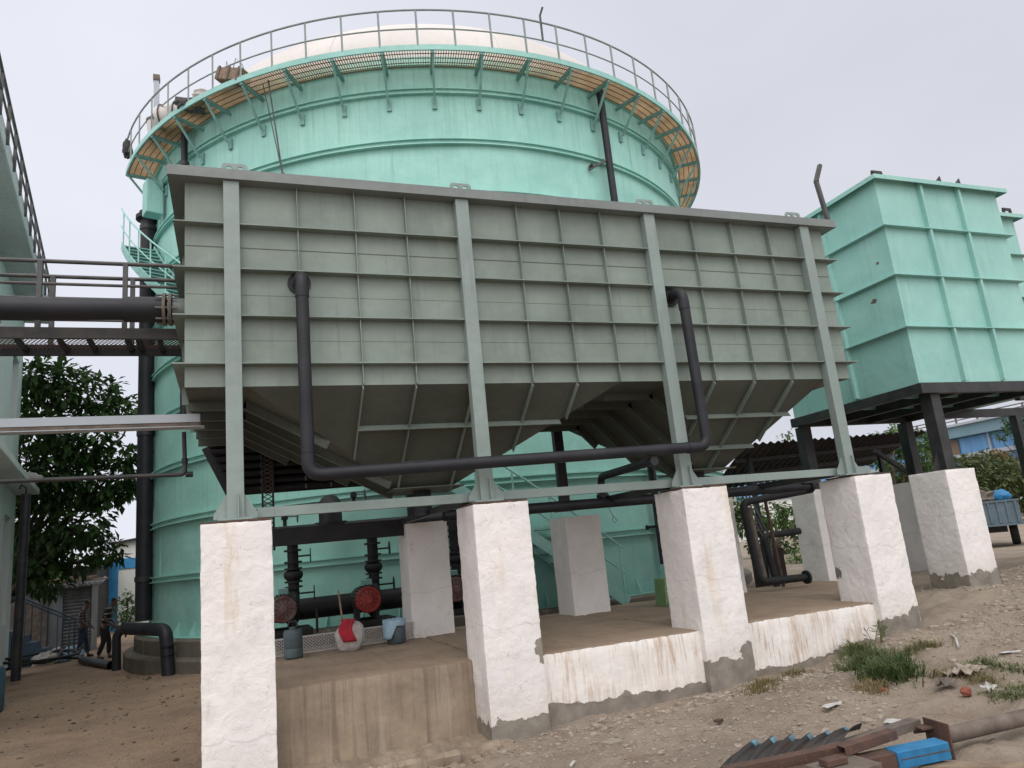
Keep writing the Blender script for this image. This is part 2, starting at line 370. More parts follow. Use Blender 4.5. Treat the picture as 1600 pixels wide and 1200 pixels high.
cr = wn('ShaderNodeMapRange'); cr.inputs['From Min'].default_value = .35; cr.inputs['From Max'].default_value = .65; nt.links.new(cl.outputs['Fac'], cr.inputs['Value'])
mx = wn('ShaderNodeMix', data_type='RGBA'); nt.links.new(cr.outputs[0], mx.inputs[0])
mx.inputs[6].default_value = (.80, .82, .895, 1); mx.inputs[7].default_value = (.71, .73, .815, 1)
mb = wn('ShaderNodeMix', data_type='RGBA'); nt.links.new(mr.outputs[0], mb.inputs[0]); nt.links.new(mx.outputs[2], mb.inputs[6]); mb.inputs[7].default_value = (1.75, 1.72, 1.70, 1)
# the sky over the left of the yard is a little brighter than over the right
sx = wn('ShaderNodeSeparateXYZ'); nt.links.new(tc.outputs['Generated'], sx.inputs[0])
gr = wn('ShaderNodeMapRange'); gr.inputs['From Min'].default_value = -.1; gr.inputs['From Max'].default_value = .85; gr.inputs['To Min'].default_value = 1.06; gr.inputs['To Max'].default_value = .84
nt.links.new(sx.outputs[0], gr.inputs['Value'])
ml = wn('ShaderNodeMix', data_type='RGBA', blend_type='MULTIPLY'); ml.inputs[0].default_value = 1; nt.links.new(mb.outputs[2], ml.inputs[6])
cmb = wn('ShaderNodeCombineXYZ')
for i in range(3): nt.links.new(gr.outputs[0], cmb.inputs[i])
nt.links.new(cmb.outputs[0], ml.inputs[7])
sc_ = wn('ShaderNodeMix', data_type='RGBA', blend_type='ADD'); sc_.inputs[0].default_value = .006; nt.links.new(ml.outputs[2], sc_.inputs[6]); nt.links.new(sky.outputs[0], sc_.inputs[7])
nt.links.new(sc_.outputs[2], bg.inputs['Color']); bg.inputs['Strength'].default_value = 1.0
sl = bpy.data.lights.new('sun', 'SUN'); so = bpy.data.objects.new('sun', sl); col.objects.link(so)
sl.energy = .88; sl.angle = math.radians(35); sl.color = (1, .97, .93)
so.rotation_euler = sd3.to_track_quat('Z', 'Y').to_euler()
scene.view_settings.view_transform = 'Standard'; scene.view_settings.look = 'None'; scene.view_settings.exposure = 0
scene.render.engine = 'CYCLES'; scene.cycles.use_denoising = True; scene.cycles.max_bounces = 6; scene.cycles.diffuse_bounces = 3

# ------------------------------------------------------------------ terrain
CP = [(-4, 25, -.3), (-2, 20.5, -.25), (-7, 20, -.28), (-2, 14, -.22), (-2, 9.5, -.15), (-5, 9, -.25), (0, 7.1, -.16), (0, 4, -.1), (0, 0, 0), (1.9, 7.3, -.32), (.8, 7.2, -.32), (2.3, 7, -.15), (3, 7.1, -.11),
      (3.9, 7.1, -.13), (4.8, 7.1, -.07), (5.3, 7, .01), (5.9, 7.1, -.01), (6.7, 7.1, .08), (7.5, 7, .17), (8.6, 7.3, .34), (10, 7.8, .44), (12, 7.8, .62), (12, 10, .45), (14, 9, .5), (16, 14, .35), (21, 16, .3), (20, 22, .3),
      (1.5, 5.5, -.22), (2.9, 5.8, -.06), (4.5, 3.7, 0), (3.6, 4.5, -.02), (4.8, 6.3, .0), (5.4, 5.6, .02), (6.2, 5.6, .12), (7.2, 6, .22), (6.2, 4.7, .08), (9, 6, .42), (8, 4, .2), (12, 4, .35), (3.5, 6.4, -.06),
      (2, 13, 0), (6, 12.4, .1), (8, 13, .15), (9, 11, .2), (6, 22, 0), (14, 25, .1), (40, 40, .3), (-30, 40, -.3), (40, 0, .3), (-30, 0, -.3), (0, -30, 0), (60, 90, .3), (0, 60, -.2), (1, 10, -.1), (4, 10, 0)]
CPA = np.array(CP)
def hgrid(X, Y):
    num = np.zeros_like(X); den = np.zeros_like(X)
    for x, y, z in CP:
        wgt = 1/((X-x)**2+(Y-y)**2+.12)**1.6; num += wgt*z; den += wgt
    return num/den
def gz(x, y):
    h = float(hgrid(np.array([float(x)]), np.array([float(y)]))[0])
    return h+bumpz(x, y)
def bumpz(x, y):
    r = math.hypot(x, y)
    if r > 60: return 0
    k = .5 if x < -.3 else 1.
    ph = y-.35*x
    rut = -.035*math.exp(-((ph-2.6)/.16)**2)-.03*math.exp(-((ph-3.4)/.16)**2) if x > .5 and y < 6.6 else 0
    return rut+k*(.05*noise.noise(Vector((x*.9, y*.9, 3)))+.034*noise.noise(Vector((x*3.1, y*3.1, 7)))+.026*noise.noise(Vector((x*9, y*9, 1)))+.012*noise.noise(Vector((x*26, y*26, 1))))
def axis_pts(lo, hi, fine, edges):
    a = [lo]
    while a[-1] < hi: a.append(a[-1]+fine)
    l = []; x = lo; s = fine
    while x > edges[0]: s *= 1.22; x -= s; l.append(x)
    r = []; x = a[-1]; s = fine
    while x < edges[1]: s *= 1.22; x += s; r.append(x)
    return np.array(l[::-1]+a+r)
gx = axis_pts(-5.5, 13, .06, (-900, 900)); gy = axis_pts(3., 12., .06, (-60, 1500))
GX, GY = np.meshgrid(gx, gy); GZ = hgrid(GX, GY)
nx, ny = len(gx), len(gy)
vv = [(float(GX[j, i]), float(GY[j, i]), float(GZ[j, i])+bumpz(GX[j, i], GY[j, i])) for j in range(ny) for i in range(nx)]
mb_ = MB(); mb_.add(vv, [(j*nx+i, j*nx+i+1, (j+1)*nx+i+1, (j+1)*nx+i) for j in range(ny-1) for i in range(nx-1)], 0, True)
mb_.build('ground', m_soil, kind='structure')
exec_parts = True

# ------------------------------------------------------------------ big cylindrical tank
CX, CY, TR = 6.02, 21.68, 8.02
def cyp(phi, r, z):
    a = math.radians(phi); return Vector((CX+r*math.sin(a), CY-r*math.cos(a), z))
big = thing('storage_tank', 'huge round mint green steel tank with a cream dome behind the grey hopper tank', 'tank', (CX, CY, .42))
def ring_mesh(mb, prof, n=240, a0=0, a1=360, smooth=True, mi=0):
    closed = abs(a1-a0) >= 360; m = n if closed else n+1; k = len(prof); vs = []; fs = []
    for i in range(m):
        ph = a0+(a1-a0)*i/n
        for r, z in prof: vs.append(cyp(ph, r, z))
    for i in range(n):
        j = (i+1) % m
        for q in range(k-1): fs.append((i*k+q, j*k+q, j*k+q+1, i*k+q+1))
    mb.add(vs, fs, mi, smooth)
b = MB()
# slightly buckled courses between the stiffening rings
prof = []
zr = [.47+1.2345*i for i in range(10)]
n = 300; vs = []; fs = []; zz = []
for i in range(9): zz += [zr[i]+(zr[i+1]-zr[i])*t for t in (0, .25, .5, .75)]
zz += [zr[9], 12.3]
for i in range(n):
    ph = 360*i/n
    for z in zz: vs.append(cyp(ph, TR+.022*noise.noise(Vector((math.sin(math.radians(ph))*5, math.cos(math.radians(ph))*5, z*.9))), z))
k = len(zz)
for i in range(n):
    for q in range(k-1): fs.append((i*k+q, ((i+1) % n)*k+q, ((i+1) % n)*k+q+1, i*k+q+1))
b.add(vs, fs, 0, True)
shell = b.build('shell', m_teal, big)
for i in range(9):
    for ph in range(-80+(i*37) % 29, 90, 33):
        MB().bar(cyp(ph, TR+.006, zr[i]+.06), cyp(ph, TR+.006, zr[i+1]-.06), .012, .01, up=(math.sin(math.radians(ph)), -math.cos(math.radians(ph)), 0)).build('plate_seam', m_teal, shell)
for i, z in enumerate(zr):
    b = MB()
    if i == 0: ring_mesh(b, [(TR-.05, z-.02), (TR+.16, z-.02), (TR+.16, z+.0), (TR-.05, z+.0)])
    else:
        for dz in (-.055, .055):
            ring_mesh(b, [(TR-.03, z+dz-.012), (TR+.10, z+dz-.012), (TR+.10, z+dz+.012), (TR-.03, z+dz+.012)], smooth=False)
        ring_mesh(b, [(TR+.045, z-.05), (TR+.045, z+.05)])
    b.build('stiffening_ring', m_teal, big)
for ph in [-88+5*i for i in range(36)]:
    a = math.radians(ph); tdir = Vector((math.cos(a), math.sin(a), 0))*.006
    p0, p1, p2 = cyp(ph, TR, .475), cyp(ph, TR+.15, .475), cyp(ph, TR, .76)
    MB().prism([p0-tdir, p1-tdir, cyp(ph, TR+.15, .51)-tdir, cyp(ph, TR+.03, .76)-tdir, p2-tdir], tdir*2).build('base_gusset', m_teal2, big)
b = MB(); ring_mesh(b, [(TR-.3, 12.22), (TR+.10, 12.22), (TR+.10, 12.42), (TR-.3, 12.42)], smooth=False)
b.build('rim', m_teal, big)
# cream membrane dome
b = MB(); prof = []
for i in range(25):
    e = math.radians(90*i/24); prof.append((7.8*math.cos(e)+.001, 12.35+4.02*math.sin(e)))
ring_mesh(b, prof, 160)
dome = b.build('dome', m_dome, big)
for ph in range(-90, 91, 30):
    b = MB(); b.tube([cyp(ph, 7.8*math.cos(math.radians(e)), 12.35+4.02*math.sin(math.radians(e))) for e in range(2, 90, 4)], .018, 5); b.build('membrane_seam', m_dome, dome)
GR, GZ0 = 8.76, 12.08
b = MB(); ring_mesh(b, [(GR, GZ0), (GR+.035, GZ0), (GR+.035, GZ0+.13), (GR, GZ0+.13), (GR, GZ0)], 200, -77, 120, smooth=False)
gal = b.build('gallery_edge', m_teal2, big)
b = MB()
for i in range(515):
    ph = -77+189*i/514
    b.bar(cyp(ph, TR+.11, GZ0+.07), cyp(ph, GR, GZ0+.07), .013, .04)
b.build('grating', m_grate, gal)
b = MB()
for r in (TR+.14, 8.3, 8.45, 8.6, 8.72): ring_mesh(b, [(r, GZ0+.04), (r+.016, GZ0+.04), (r+.016, GZ0+.052), (r, GZ0+.052), (r, GZ0+.04)], 190, -77, 112, smooth=False)
b.build('grating_cross_bar', m_gratebar, gal)
for i in range(-11, 16):
    ph = i*7.06+1.3; b = MB(); rad = (math.sin(math.radians(ph)), -math.cos(math.radians(ph)), 0)
    b.bar(cyp(ph, TR+.02, GZ0-.015), cyp(ph, GR+.01, GZ0-.015), .075, .07)
    b.bar(cyp(ph, TR+.10, 11.28), cyp(ph, GR-.03, GZ0-.03), .045, .045)
    b.bar(cyp(ph, TR+.03, 11.15), cyp(ph, TR+.03, 11.42), .10, .04, up=rad)
    b.build('bracket', m_tealsteel, gal)
b = MB()
b.tube([cyp(ph, GR+.02, 13.07) for ph in range(-77, 119, 2)], .022, 8)
rail = b.build('guard_rail', m_galrail, gal)
b = MB(); b.tube([cyp(ph, GR+.02, 12.6) for ph in range(-77, 119, 2)], .017, 6); b.build('mid_rail', m_galrail, gal)
for i in range(-14, 23):
    ph = i*5.25+.97
    MB().bar(cyp(ph, GR+.02, GZ0+.1), cyp(ph, GR+.02, 13.06), .034, .034, up=(1, .2, 0)).build('rail_post', m_galrail, gal)
MB().tube([cyp(3.8, GR+.02, 12.6), cyp(3.8, GR+.02, 13.25), cyp(4.1, GR+.1, 13.42)], .025, 6).build('bent_rod', m_railgrey, gal)
# helical stair
def sz(ph): return .45+(5.8-ph)*.1175
for r in (TR+.1, 8.86):
    st = MB(); pts = [p for p in range(-76, 7, 2)]
    for a0, a1 in zip(pts[:-1], pts[1:]): st.bar(cyp(a0, r, sz(a0)-.02), cyp(a1, r, sz(a1)-.02), .03, .2)
    stair = st.build('stair_stringer', m_teal2, big)
for i in range(53):
    ph = 5.0-1.53*i; z = sz(ph)
    c, s_ = math.cos(math.radians(ph)), math.sin(math.radians(ph)); b = MB()
    M = Matrix.Translation(cyp(ph, 8.49, z))@Matrix.Rotation(math.radians(ph), 4, 'Z')
    b.box((-.13, -.36, -.015), (.13, .36, .015), M)
    b.build('tread', m_tealsteel, stair)
for nm, r, dz, th in (('stair_rail', 8.88, 1.0, .021), ('stair_rail', 8.88, .52, .017)):
    MB().tube([cyp(p, r, sz(p)+dz) for p in range(6, -77, -2)], th, 8).build(nm, m_teal2, stair)
for i in range(19):
    ph = 5.6-4.4*i
    MB().bar(cyp(ph, 8.88, sz(ph)-.05), cyp(ph, 8.88, sz(ph)+1.0), .03, .03, up=(1, 0, 0)).build('stair_post', m_teal2, stair)
MB().box((-.35, -.38, -.02), (.35, .38, .02), Matrix.Translation(cyp(-4, 8.45, 2.02-.1))@Matrix.Rotation(math.radians(-4), 4, 'Z')).build('landing_plate', m_teal2, stair)
# level-gauge box under the gallery at the left
b = MB(); M = Matrix.Translation(cyp(-71, 8.3, 11.45))@Matrix.Rotation(math.radians(-71), 4, 'Z')
b.box((-.2, -.2, -.8), (.2, .2, .1), M); b.build('overflow_box', m_teal2, big, bevel=.02)

b = MB(); ring_mesh(b, [(TR-.6, .445), (TR+.33, .445), (TR+.36, .42), (TR+.36, .12), (TR+.55, .1), (TR+.58, .07), (TR+.58, -.5)], 160)
b.build('tank_plinth', m_plinth, label='stained round concrete plinth stepped under the big green tank', cat='plinth')

# pipes clipped to the tank
p = thing('vent_pipe', 'long dark vertical pipe rising to the gallery above the grey tank', 'pipe', cyp(16.5, 8.25, 5))
MB().tube([cyp(16.4, 8.28, 1.0), cyp(16.5, 8.28, 12.1)], .085, 14).build('pipe', m_blackpipe, p)
MB().tube(rounded([cyp(16.5, 8.28, 12.08), cyp(16.5, 8.28, 12.62), cyp(16.5, 7.6, 12.75)], .25), .085, 14).build('elbow', m_blackpipe, p)
MB().bar(cyp(12.9, 8.1, 10.02), cyp(16.4, 8.27, 10.32), .05, .05).bar(cyp(13.4, 8.05, 10.12), cyp(13.2, 8.2, 10.12), .05, .05).build('support_arm', m_railgrey, p)
p = thing('overflow_pipe', 'tall thick black pipe standing on the ground at the left edge of the green tank', 'pipe', (-2.0, 20.2, -.2))
px0 = Vector((-2.03, 20.0, 0))
MB().tube([px0+Vector((.0, 0, .8)), px0+Vector((-.0, 0, 11.05))], .185, 20).build('pipe', m_blackpipe, p)
for z in (1.7, 5.2, 10.7): MB().cyl(px0+Vector((0, 0, z)), px0+Vector((0, 0, z+.12)), .205, 20).build('joint_collar', m_black, p)
MB().lathe([(0, -.1), (.3, -.1), (.3, .0), (.22, .02), (.22, .12), (0, .12)], px0+Vector((0, 0, 11.1)), 24).build('flange', m_blackd, p)
for z in (2.3, 3.6, 4.8, 6.6, 8): MB().bar(px0+Vector((.1, 0, z)), px0+Vector((.75, 1.2, z)), .04, .04).build('pipe_clamp', m_black, p)
p = thing('drop_pipe', 'slim dark pipe on the green tank just above the left end of the grey tank', 'pipe', cyp(-58.3, 8.2, 8))
MB().tube([cyp(-58.5, 8.25, 5.0), cyp(-58.3, 8.25, 12.05)], .075, 12).build('pipe', m_blackpipe, p)
MB().lathe([(0, 0), (.11, 0), (.11, .1), (0, .1)], cyp(-58.3, 8.25, 11.2), 14).build('collar', m_black, p)
t = thing('hoist_rope', 'pair of thin dark ropes hanging from the gallery in front of the green tank', 'rope', cyp(-37, 8.6, 12))
MB().tube([cyp(-38.6, GR-.25, GZ0), cyp(-36.8, 8.25, 9.9)], .012, 5).tube([cyp(-37.4, GR-.2, GZ0), cyp(-36.8, 8.25, 9.9)], .018, 5).build('rope', m_railgrey, t)
MB().lathe([(0, -.12), (.06, -.1), (.07, .05), (0, .1)], cyp(-36.8, 8.25, 9.9), 8).build('hook_block', m_black, t)

# clutter on the gallery
zg = GZ0+.095
t = thing('vent_post', 'pale square steel post with a rusty cap standing on the left end of the gallery', 'post', cyp(-65, 8.5, zg))
MB().bar(cyp(-65, 8.5, zg), cyp(-65, 8.5, 13.92), .12, .12, up=(1, 0, 0)).build('post', m_flyc, t)
MB().bar(cyp(-65, 8.5, 13.9), cyp(-65, 8.5, 14.05), .17, .15, up=(1, 0, 0)).build('cap', m_rustl, t)
t = thing('drum', 'white plastic drum wrapped in rope lying on the gallery beside the pale post', 'drum', cyp(-58.5, 8.45, zg))
ax = Vector((.9, -.35, .1)).normalized()
MB().lathe([(0, -.42), (.26, -.42), (.29, -.36), (.27, -.1), (.29, 0), (.27, .1), (.29, .36), (.26, .42), (0, .42)], cyp(-58.5, 8.45, zg+.3), 22, axis=ax).build('barrel', m_dome, t)
for s_ in (-.3, .05, .3): MB().tube([cyp(-58.5, 8.45, zg+.3)+ax*s_+(Vector((0, 0, 1))*math.cos(a)+ax.cross(Vector((0, 0, 1)))*math.sin(a))*.305 for a in [2*PI*i/18 for i in range(18)]], .02, 5, closed=True).build('rope_band', m_railgrey, t)
t = thing('bucket', 'small white bucket on the gallery under the pale post', 'bucket', cyp(-63.5, 8.55, zg))
MB().lathe([(0, 0), (.16, 0), (.2, .42), (.18, .42), (.15, .03)], cyp(-63.5, 8.6, zg), 18).build('body', m_dome, t)
MB().lathe([(.205, .40), (.215, .40), (.215, .46), (0, .48)], cyp(-63.5, 8.6, zg), 18).build('lid', m_rustl, t)
def blob(mb, c, r, sq=(1, 1, 1), seed=0, n=16, amp=.35, mi=0):
    vs = []; fs = []
    for i in range(n+1):
        th = PI*i/n
        for j in range(n):
            a = 2*PI*j/n; d = Vector((math.sin(th)*math.cos(a), math.sin(th)*math.sin(a), math.cos(th)))
            rr = r*(1+amp*noise.noise(d*2.1+Vector((seed, seed*2, 0)))+amp*.4*noise.noise(d*6+Vector((seed, 0, 3))))
            vs.append(Vector(c)+Vector((d.x*sq[0], d.y*sq[1], d.z*sq[2]))*rr)
    for i in range(n):
        for j in range(n): fs.append((i*n+j, (i+1)*n+j, (i+1)*n+(j+1) % n, i*n+(j+1) % n))
    mb.add(vs, fs, mi, True); return mb
blob(MB(), cyp(-75.3, GR+.03, 12.72), .17, (.7, .7, 1.5), 3).build('hanging_cloth', m_blackd, label='dark bundled cloth hung over the far left rail of the gallery', cat='cloth')
blob(MB(), cyp(-52, 8.55, zg+.1), .2, (2.2, 1, .8), 5, amp=.5).build('tarpaulin', m_railgrey, label='crumpled dark tarpaulin heaped on the gallery between drum and wooden crate', cat='tarpaulin')
blob(MB(), cyp(-49.5, 8.6, zg+.12), .15, (1.6, 1, 1), 9, amp=.4).build('sack', m_sack, label='white plastic sack on the gallery near the wooden crate', cat='sack')
t = thing('crate', 'brown wooden crate tilted on the gallery rail edge with loose wires', 'crate', cyp(-43.5, 8.6, zg))
M = Matrix.Translation(cyp(-43.3, 8.62, zg+.24))@Matrix.Rotation(math.radians(-40), 4, 'Z')@Matrix.Rotation(math.radians(20), 4, 'Y')
MB().box((-.36, -.17, -.14), (.36, .17, .14), M).build('body', m_wood, t, bevel=.01)
for s_ in (-.28, 0, .28): MB().box((s_-.03, -.19, -.16), (s_+.03, -.172, .16), M).build('slat', m_rustl, t)
MB().tube([cyp(-43, 8.7, zg+.3), cyp(-42.2, 8.72, zg+.6), cyp(-41.2, 8.7, zg+.4), cyp(-40.4, 8.7, zg+.05)], .008, 5).tube([cyp(-43.5, 8.7, zg+.35), cyp(-43.9, 8.72, zg+.62), cyp(-44.4, 8.7, zg+.3)], .008, 5).build('wire', m_railgrey, t)

# ------------------------------------------------------------------ grey hopper tank
YF, YB = 7.33, 10.6; TX0, TX1 = -.42, 7.66; ZB, ZT = 3.37, 5.58
gt = thing('hopper_tank', 'long grey green ribbed steel tank with hopper bottoms standing on white piers', 'tank', (3.62, 8.96, 2.09))
b = MB()
b.poly([(TX0, YF, ZB), (TX1, YF, ZB), (TX1, YF, ZT), (TX0, YF, ZT)])
b.poly([(TX1, YB, ZB), (TX0, YB, ZB), (TX0, YB, ZT), (TX1, YB, ZT)])
b.poly([(TX0, YB, ZB), (TX0, YF, ZB), (TX0, YF, ZT), (TX0, YB, ZT)])
b.poly([(TX1, YF, ZB), (TX1, YB, ZB), (TX1, YB, ZT), (TX1, YF, ZT)])
b.box((TX0, YF+.02, 5.0), (TX1, YB-.02, 5.02))
wall = b.build('wall', m_grey, gt)
b = MB()
for z in (4.80,): b.box((TX0+.005, YF-.004, z), (TX1-.005, YF+.002, z+.007))
for z in (4.30, 3.83): b.box((TX0+.005, YF-.002, z), (TX1-.005, YF+.002, z+.003))
b.build('weld_seam', m_greyhop, wall)
H = [((.13, 4.22), (1.85, 2.47)), ((5.0, 7.25), (5.9, 6.4))]; YA, YZ, ZA = 8.6, 9.25, 2.42
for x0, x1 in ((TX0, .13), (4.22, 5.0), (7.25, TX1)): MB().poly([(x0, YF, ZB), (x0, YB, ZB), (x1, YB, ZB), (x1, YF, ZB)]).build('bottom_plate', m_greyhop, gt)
ribsY = (7.95, 8.5, 9.05, 9.6, 10.15)
for hi, ((a0, a1), (c0, c1)) in enumerate(H):
    b = MB()
    P = [Vector((a0, YF, ZB)), Vector((a1, YF, ZB)), Vector((a1, YB, ZB)), Vector((a0, YB, ZB))]
    Q = [Vector((c0, YA, ZA)), Vector((c1, YA, ZA)), Vector((c1, YZ, ZA)), Vector((c0, YZ, ZA))]
    for i in range(4): b.poly([P[i], Q[i], Q[(i+1) % 4], P[(i+1) % 4]])
    b.poly(Q)
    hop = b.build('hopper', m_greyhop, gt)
    nF = Vector((0, -(ZB-ZA), -(YA-YF))).normalized()
    # horizontal ribs on the front slope
    def fp(x, t): return Vector((x, YF+(YA-YF)*t, ZB-(ZB-ZA)*t))
    for t in (.36, .72):
        xl = a0+(c0-a0)*t; xr = a1+(c1-a1)*t
        xl = {0: {.36: 1.24, .72: 1.79}, 1: {.36: xl, .72: xl}}[hi][t]
        p0, p1 = fp(xl, t), fp(xr, t)
        MB().bar(p0+nF*.035, p1+nF*.035, .07, .012, up=Vector((0, YA-YF, -(ZB-ZA))).normalized()).build('horizontal_rib', m_grey, hop)
    for x in ((1.24, 1.79, 2.43, 3.1, 3.65) if hi == 0 else (5.5, 6.1, 6.69)):
        tm = min((x-a0)/(c0-a0) if x < c0 else 1, (a1-x)/(a1-c1) if x > c1 else 1, 1)
        MB().bar(fp(x, 0)+nF*.03, fp(x, tm)+nF*.03, .01, .06, up=nF).build('vertical_rib', m_grey, hop)
    # stiffeners running down the left slope
    nL = Vector((-(ZB-ZA), 0, -(c0-a0))).normalized()
    for y in ribsY:
        ty = min((y-YF)/(YA-YF) if y < YA else 1, (YB-y)/(YB-YZ) if y > YZ else 1, 1)
        q0 = Vector((a0, y, ZB)); q1 = Vector((a0+(c0-a0)*ty, y, ZB-(ZB-ZA)*ty))
        b = MB().bar(q0+nL*.045, q1+nL*.045, .012, .09, up=nL).bar(q0+nL*.09, q1+nL*.09, .06, .01, up=nL)
        if hi == 0: b.box((TX0-.0, y-.006, ZB-.09), (a0, y+.006, ZB)).box((TX0, y-.03, ZB-.10), (a0+.02, y+.03, ZB-.09))
        else: b.box((4.3, y-.006, ZB-.09), (a0, y+.006, ZB))
        b.build('bottom_stiffener', m_greyhop, hop)
    for x, y in ((c0-.12, YA-.12), (c1+.3, YA-.3)):
        pass
    b = MB().box((c0-.12, YA-.1, ZA-.015), (c1+.12, YZ+.1, ZA-.0015)); b.build('outlet_flange', m_greyhop, hop)
    MB().cyl(((c0+c1)/2, 8.92, ZA-.016), ((c0+c1)/2, 8.92, 2.12), .11, 18).build('outlet_pipe', m_blackpipe, hop)
for z in (5.02, 4.545, 4.06, 3.58):
    b = MB(); d = .10; t = .006
    b.box((TX0-d, YF-d, z-t), (TX1+d, YF, z+t)); b.box((TX0-d, YB, z-t), (TX1+d, YB+d, z+t))
    b.box((TX0-d, YF, z-t), (TX0, YB, z+t)); b.box((TX1, YF, z-t), (TX1+d, YB, z+t))
    b.build('horizontal_rib', m_grey, gt)
for x in (.65, 1.24, 1.79, 3.1, 3.65, 4.19, 5.5, 6.1, 6.69, 7.52):
    if x == 7.52: continue
    MB().box((x-.004, YF-.07, ZB), (x+.004, YF, 5.5)).build('vertical_rib', m_grey, gt)
for y in (8.1, 8.9, 9.7):
    MB().box((TX0-.07, y-.004, ZB), (TX0, y+.004, 5.5)).build('vertical_rib', m_grey, gt)
b = MB(); d = .15
b.box((TX0-d, YF-d, ZT-.10), (TX1+d, YF-d+.008, ZT)); b.box((TX0-d, YF-d, ZT), (TX1+d, YF, ZT+.008)); b.box((TX0-d+.01, YF-d+.008, ZT-.02), (TX1+d-.01, YF, ZT-.01))
b.box((TX0-d, YF-d+.008, ZT-.10), (TX0-d+.008, YB+d, ZT)); b.box((TX1+d-.008, YF-d+.008, ZT-.10), (TX1+d, YB+d, ZT))
b.box((TX0-d, YB+d, ZT-.10), (TX1+d, YB+d+.008, ZT)); b.box((TX0-d, YF, ZT), (TX0, YB+d, ZT+.008)); b.box((TX1, YF, ZT), (TX1+d, YB+d, ZT+.008)); b.box((TX0, YB, ZT), (TX1, YB+d, ZT+.008))
b.box((TX0-d+.008, YF, ZT-.10), (TX0, YB, ZT-.092)); b.box((TX1, YF, ZT-.10), (TX1+d-.008, YB, ZT-.092)); b.box((TX0-.14, YF-d+.008, ZT-.10), (TX1+.14, YF, ZT-.092))
b.build('top_rim', m_greyrim, gt)
colx = [.013+2.42*i for i in range(4)]
for i, x in enumerate(colx):
    for row, y in ((0, 7.215), (1, 10.62)):
        top = ZT-.103 if row == 0 else 5.48
        b = MB().box((x-.075, y, 2.115), (x+.075, y+.113, top))
        if row == 0 or 1: b.box((x-.15, y-.05, 2.095), (x+.15, y+.17, 2.114))
        c = b.build('support_column', m_greycol if row == 0 else m_black, gt, bevel=.004)
        if row == 0:
            for s_ in (-1, 1):
                MB().prism([(x+s_*.0755, y+.05, 2.115), (x+s_*.19, y+.05, 2.115), (x+s_*.19, y+.05, 2.16), (x+s_*.0755, y+.05, 2.34)], (0, .008, 0)).build('base_gusset', m_greycol, c)
            MB().prism([(x+.02, y-.001, 2.115), (x+.02, y-.05, 2.115), (x+.02, y-.03, 2.34), (x+.02, y-.001, 2.34)], (.008, 0, 0)).build('base_gusset', m_greycol, c)
for i, x in enumerate((0.05, 2.46, 4.87, 7.2)):
    # lifting lug: rounded plate with two holes
    outer = []; pts = []
    bm = bmesh.new(); cs = []
    def circ(cx_, cz_, r, n, a0=0, a1=2*PI): return [(cx_+r*math.cos(a0+(a1-a0)*k/n), cz_+r*math.sin(a0+(a1-a0)*k/n)) for k in range(n)]
    out = [(-.125, 0), (.125, 0)]+[(.085+.04*math.cos(a), .085+.04*math.sin(a)) for a in [PI/2*k/5 for k in range(6)]]+[(-.085+.04*math.cos(a), .085+.04*math.sin(a)) for a in [PI/2+PI/2*k/5 for k in range(6)]]
    loops = [out, circ(-.055, .06, .034, 16), circ(.055, .06, .034, 16)]; es = []
    for lp in loops:
        vs_ = [bm.verts.new((p[0], 0, p[1])) for p in lp]
        for k in range(len(vs_)): es.append(bm.edges.new((vs_[k], vs_[(k+1) % len(vs_)])))
    bmesh.ops.triangle_fill(bm, edges=es, use_beauty=True)
    bm.verts.index_update(); b = MB(); base = Vector((x, YF-.02, ZT+.009))
    b.add([base+v.co for v in bm.verts], [tuple(v.index for v in f.verts) for f in bm.faces]); bm.free()
    b.build('lifting_lug', m_greycol, gt, thick=.015)
b = MB()
b.box((.2, 7.335, 2.115), (7.7, 7.343, 2.205)); b.box((.2, 7.343, 2.115), (7.7, 7.42, 2.122)); b.box((.2, 7.343, 2.198), (7.7, 7.40, 2.205))
b.build('base_beam', m_greycol, gt)
MB().box((-.25, 10.5, 1.94), (2.24, 10.62, 2.17)).build('rear_beam', m_blackd, gt)
for x in (2.53, 4.99, 7.45): MB().box((x-.32, 7.40, 2.10), (x-.24, 10.5, 2.17)).build('cross_beam', m_black, gt)
for x in (.02, 2.53, 4.99, 7.49): MB().box((x-.3, 7.118, 2.076), (x+.29, 7.6, 2.093)).build('bearing_plate', m_rust, gt)

# U shaped drain pipe on the front
dp = thing('drain_pipe', 'U shaped black plastic pipe running down and along the front of the grey tank', 'pipe', (2.8, 7.08, 2.4))
path = rounded([(.65, 7.33, 4.44), (.65, 7.06, 4.44), (.65, 7.06, 2.45), (5.07, 7.06, 2.53), (5.05, 7.06, 4.42), (5.05, 7.33, 4.42)], .13, 7)
MB().tube(path, .062, 18).build('pipe', m_blackpipe, dp)
for x, z in ((.65, 4.44), (5.05, 4.42)):
    MB().lathe([(.0, 0), (.115, 0), (.115, .022), (.075, .024), (.075, .05), (0, .05)], (x, 7.329, z), 24, axis=(0, -1, 0)).build('flange', m_blackd, dp)
for p0_, p1_ in (((.65, 7.06, 2.66), (.65, 7.06, 2.675)), ((.65, 7.06, 4.2), (.65, 7.06, 4.3)), ((5.05, 7.06, 4.18), (5.05, 7.06, 4.28)), ((4.9, 7.06, 2.525), (4.8, 7.06, 2.523))): MB().cyl(p0_, p1_, .067, 18).build('socket_joint', m_blackpipe, dp)
MB().tube(rounded([(4.35, 7.06, 2.40), (4.60, 8.87, 2.43), (4.60, 8.87, 2.1)], .12), .05, 14).build('branch_pipe', m_blackpipe, dp)
b = MB().cyl((4.6, 8.87, 2.22), (4.6, 8.87, 2.25), .085, 18).cyl((4.6, 8.87, 2.16), (4.6, 8.87, 2.19), .085, 18)
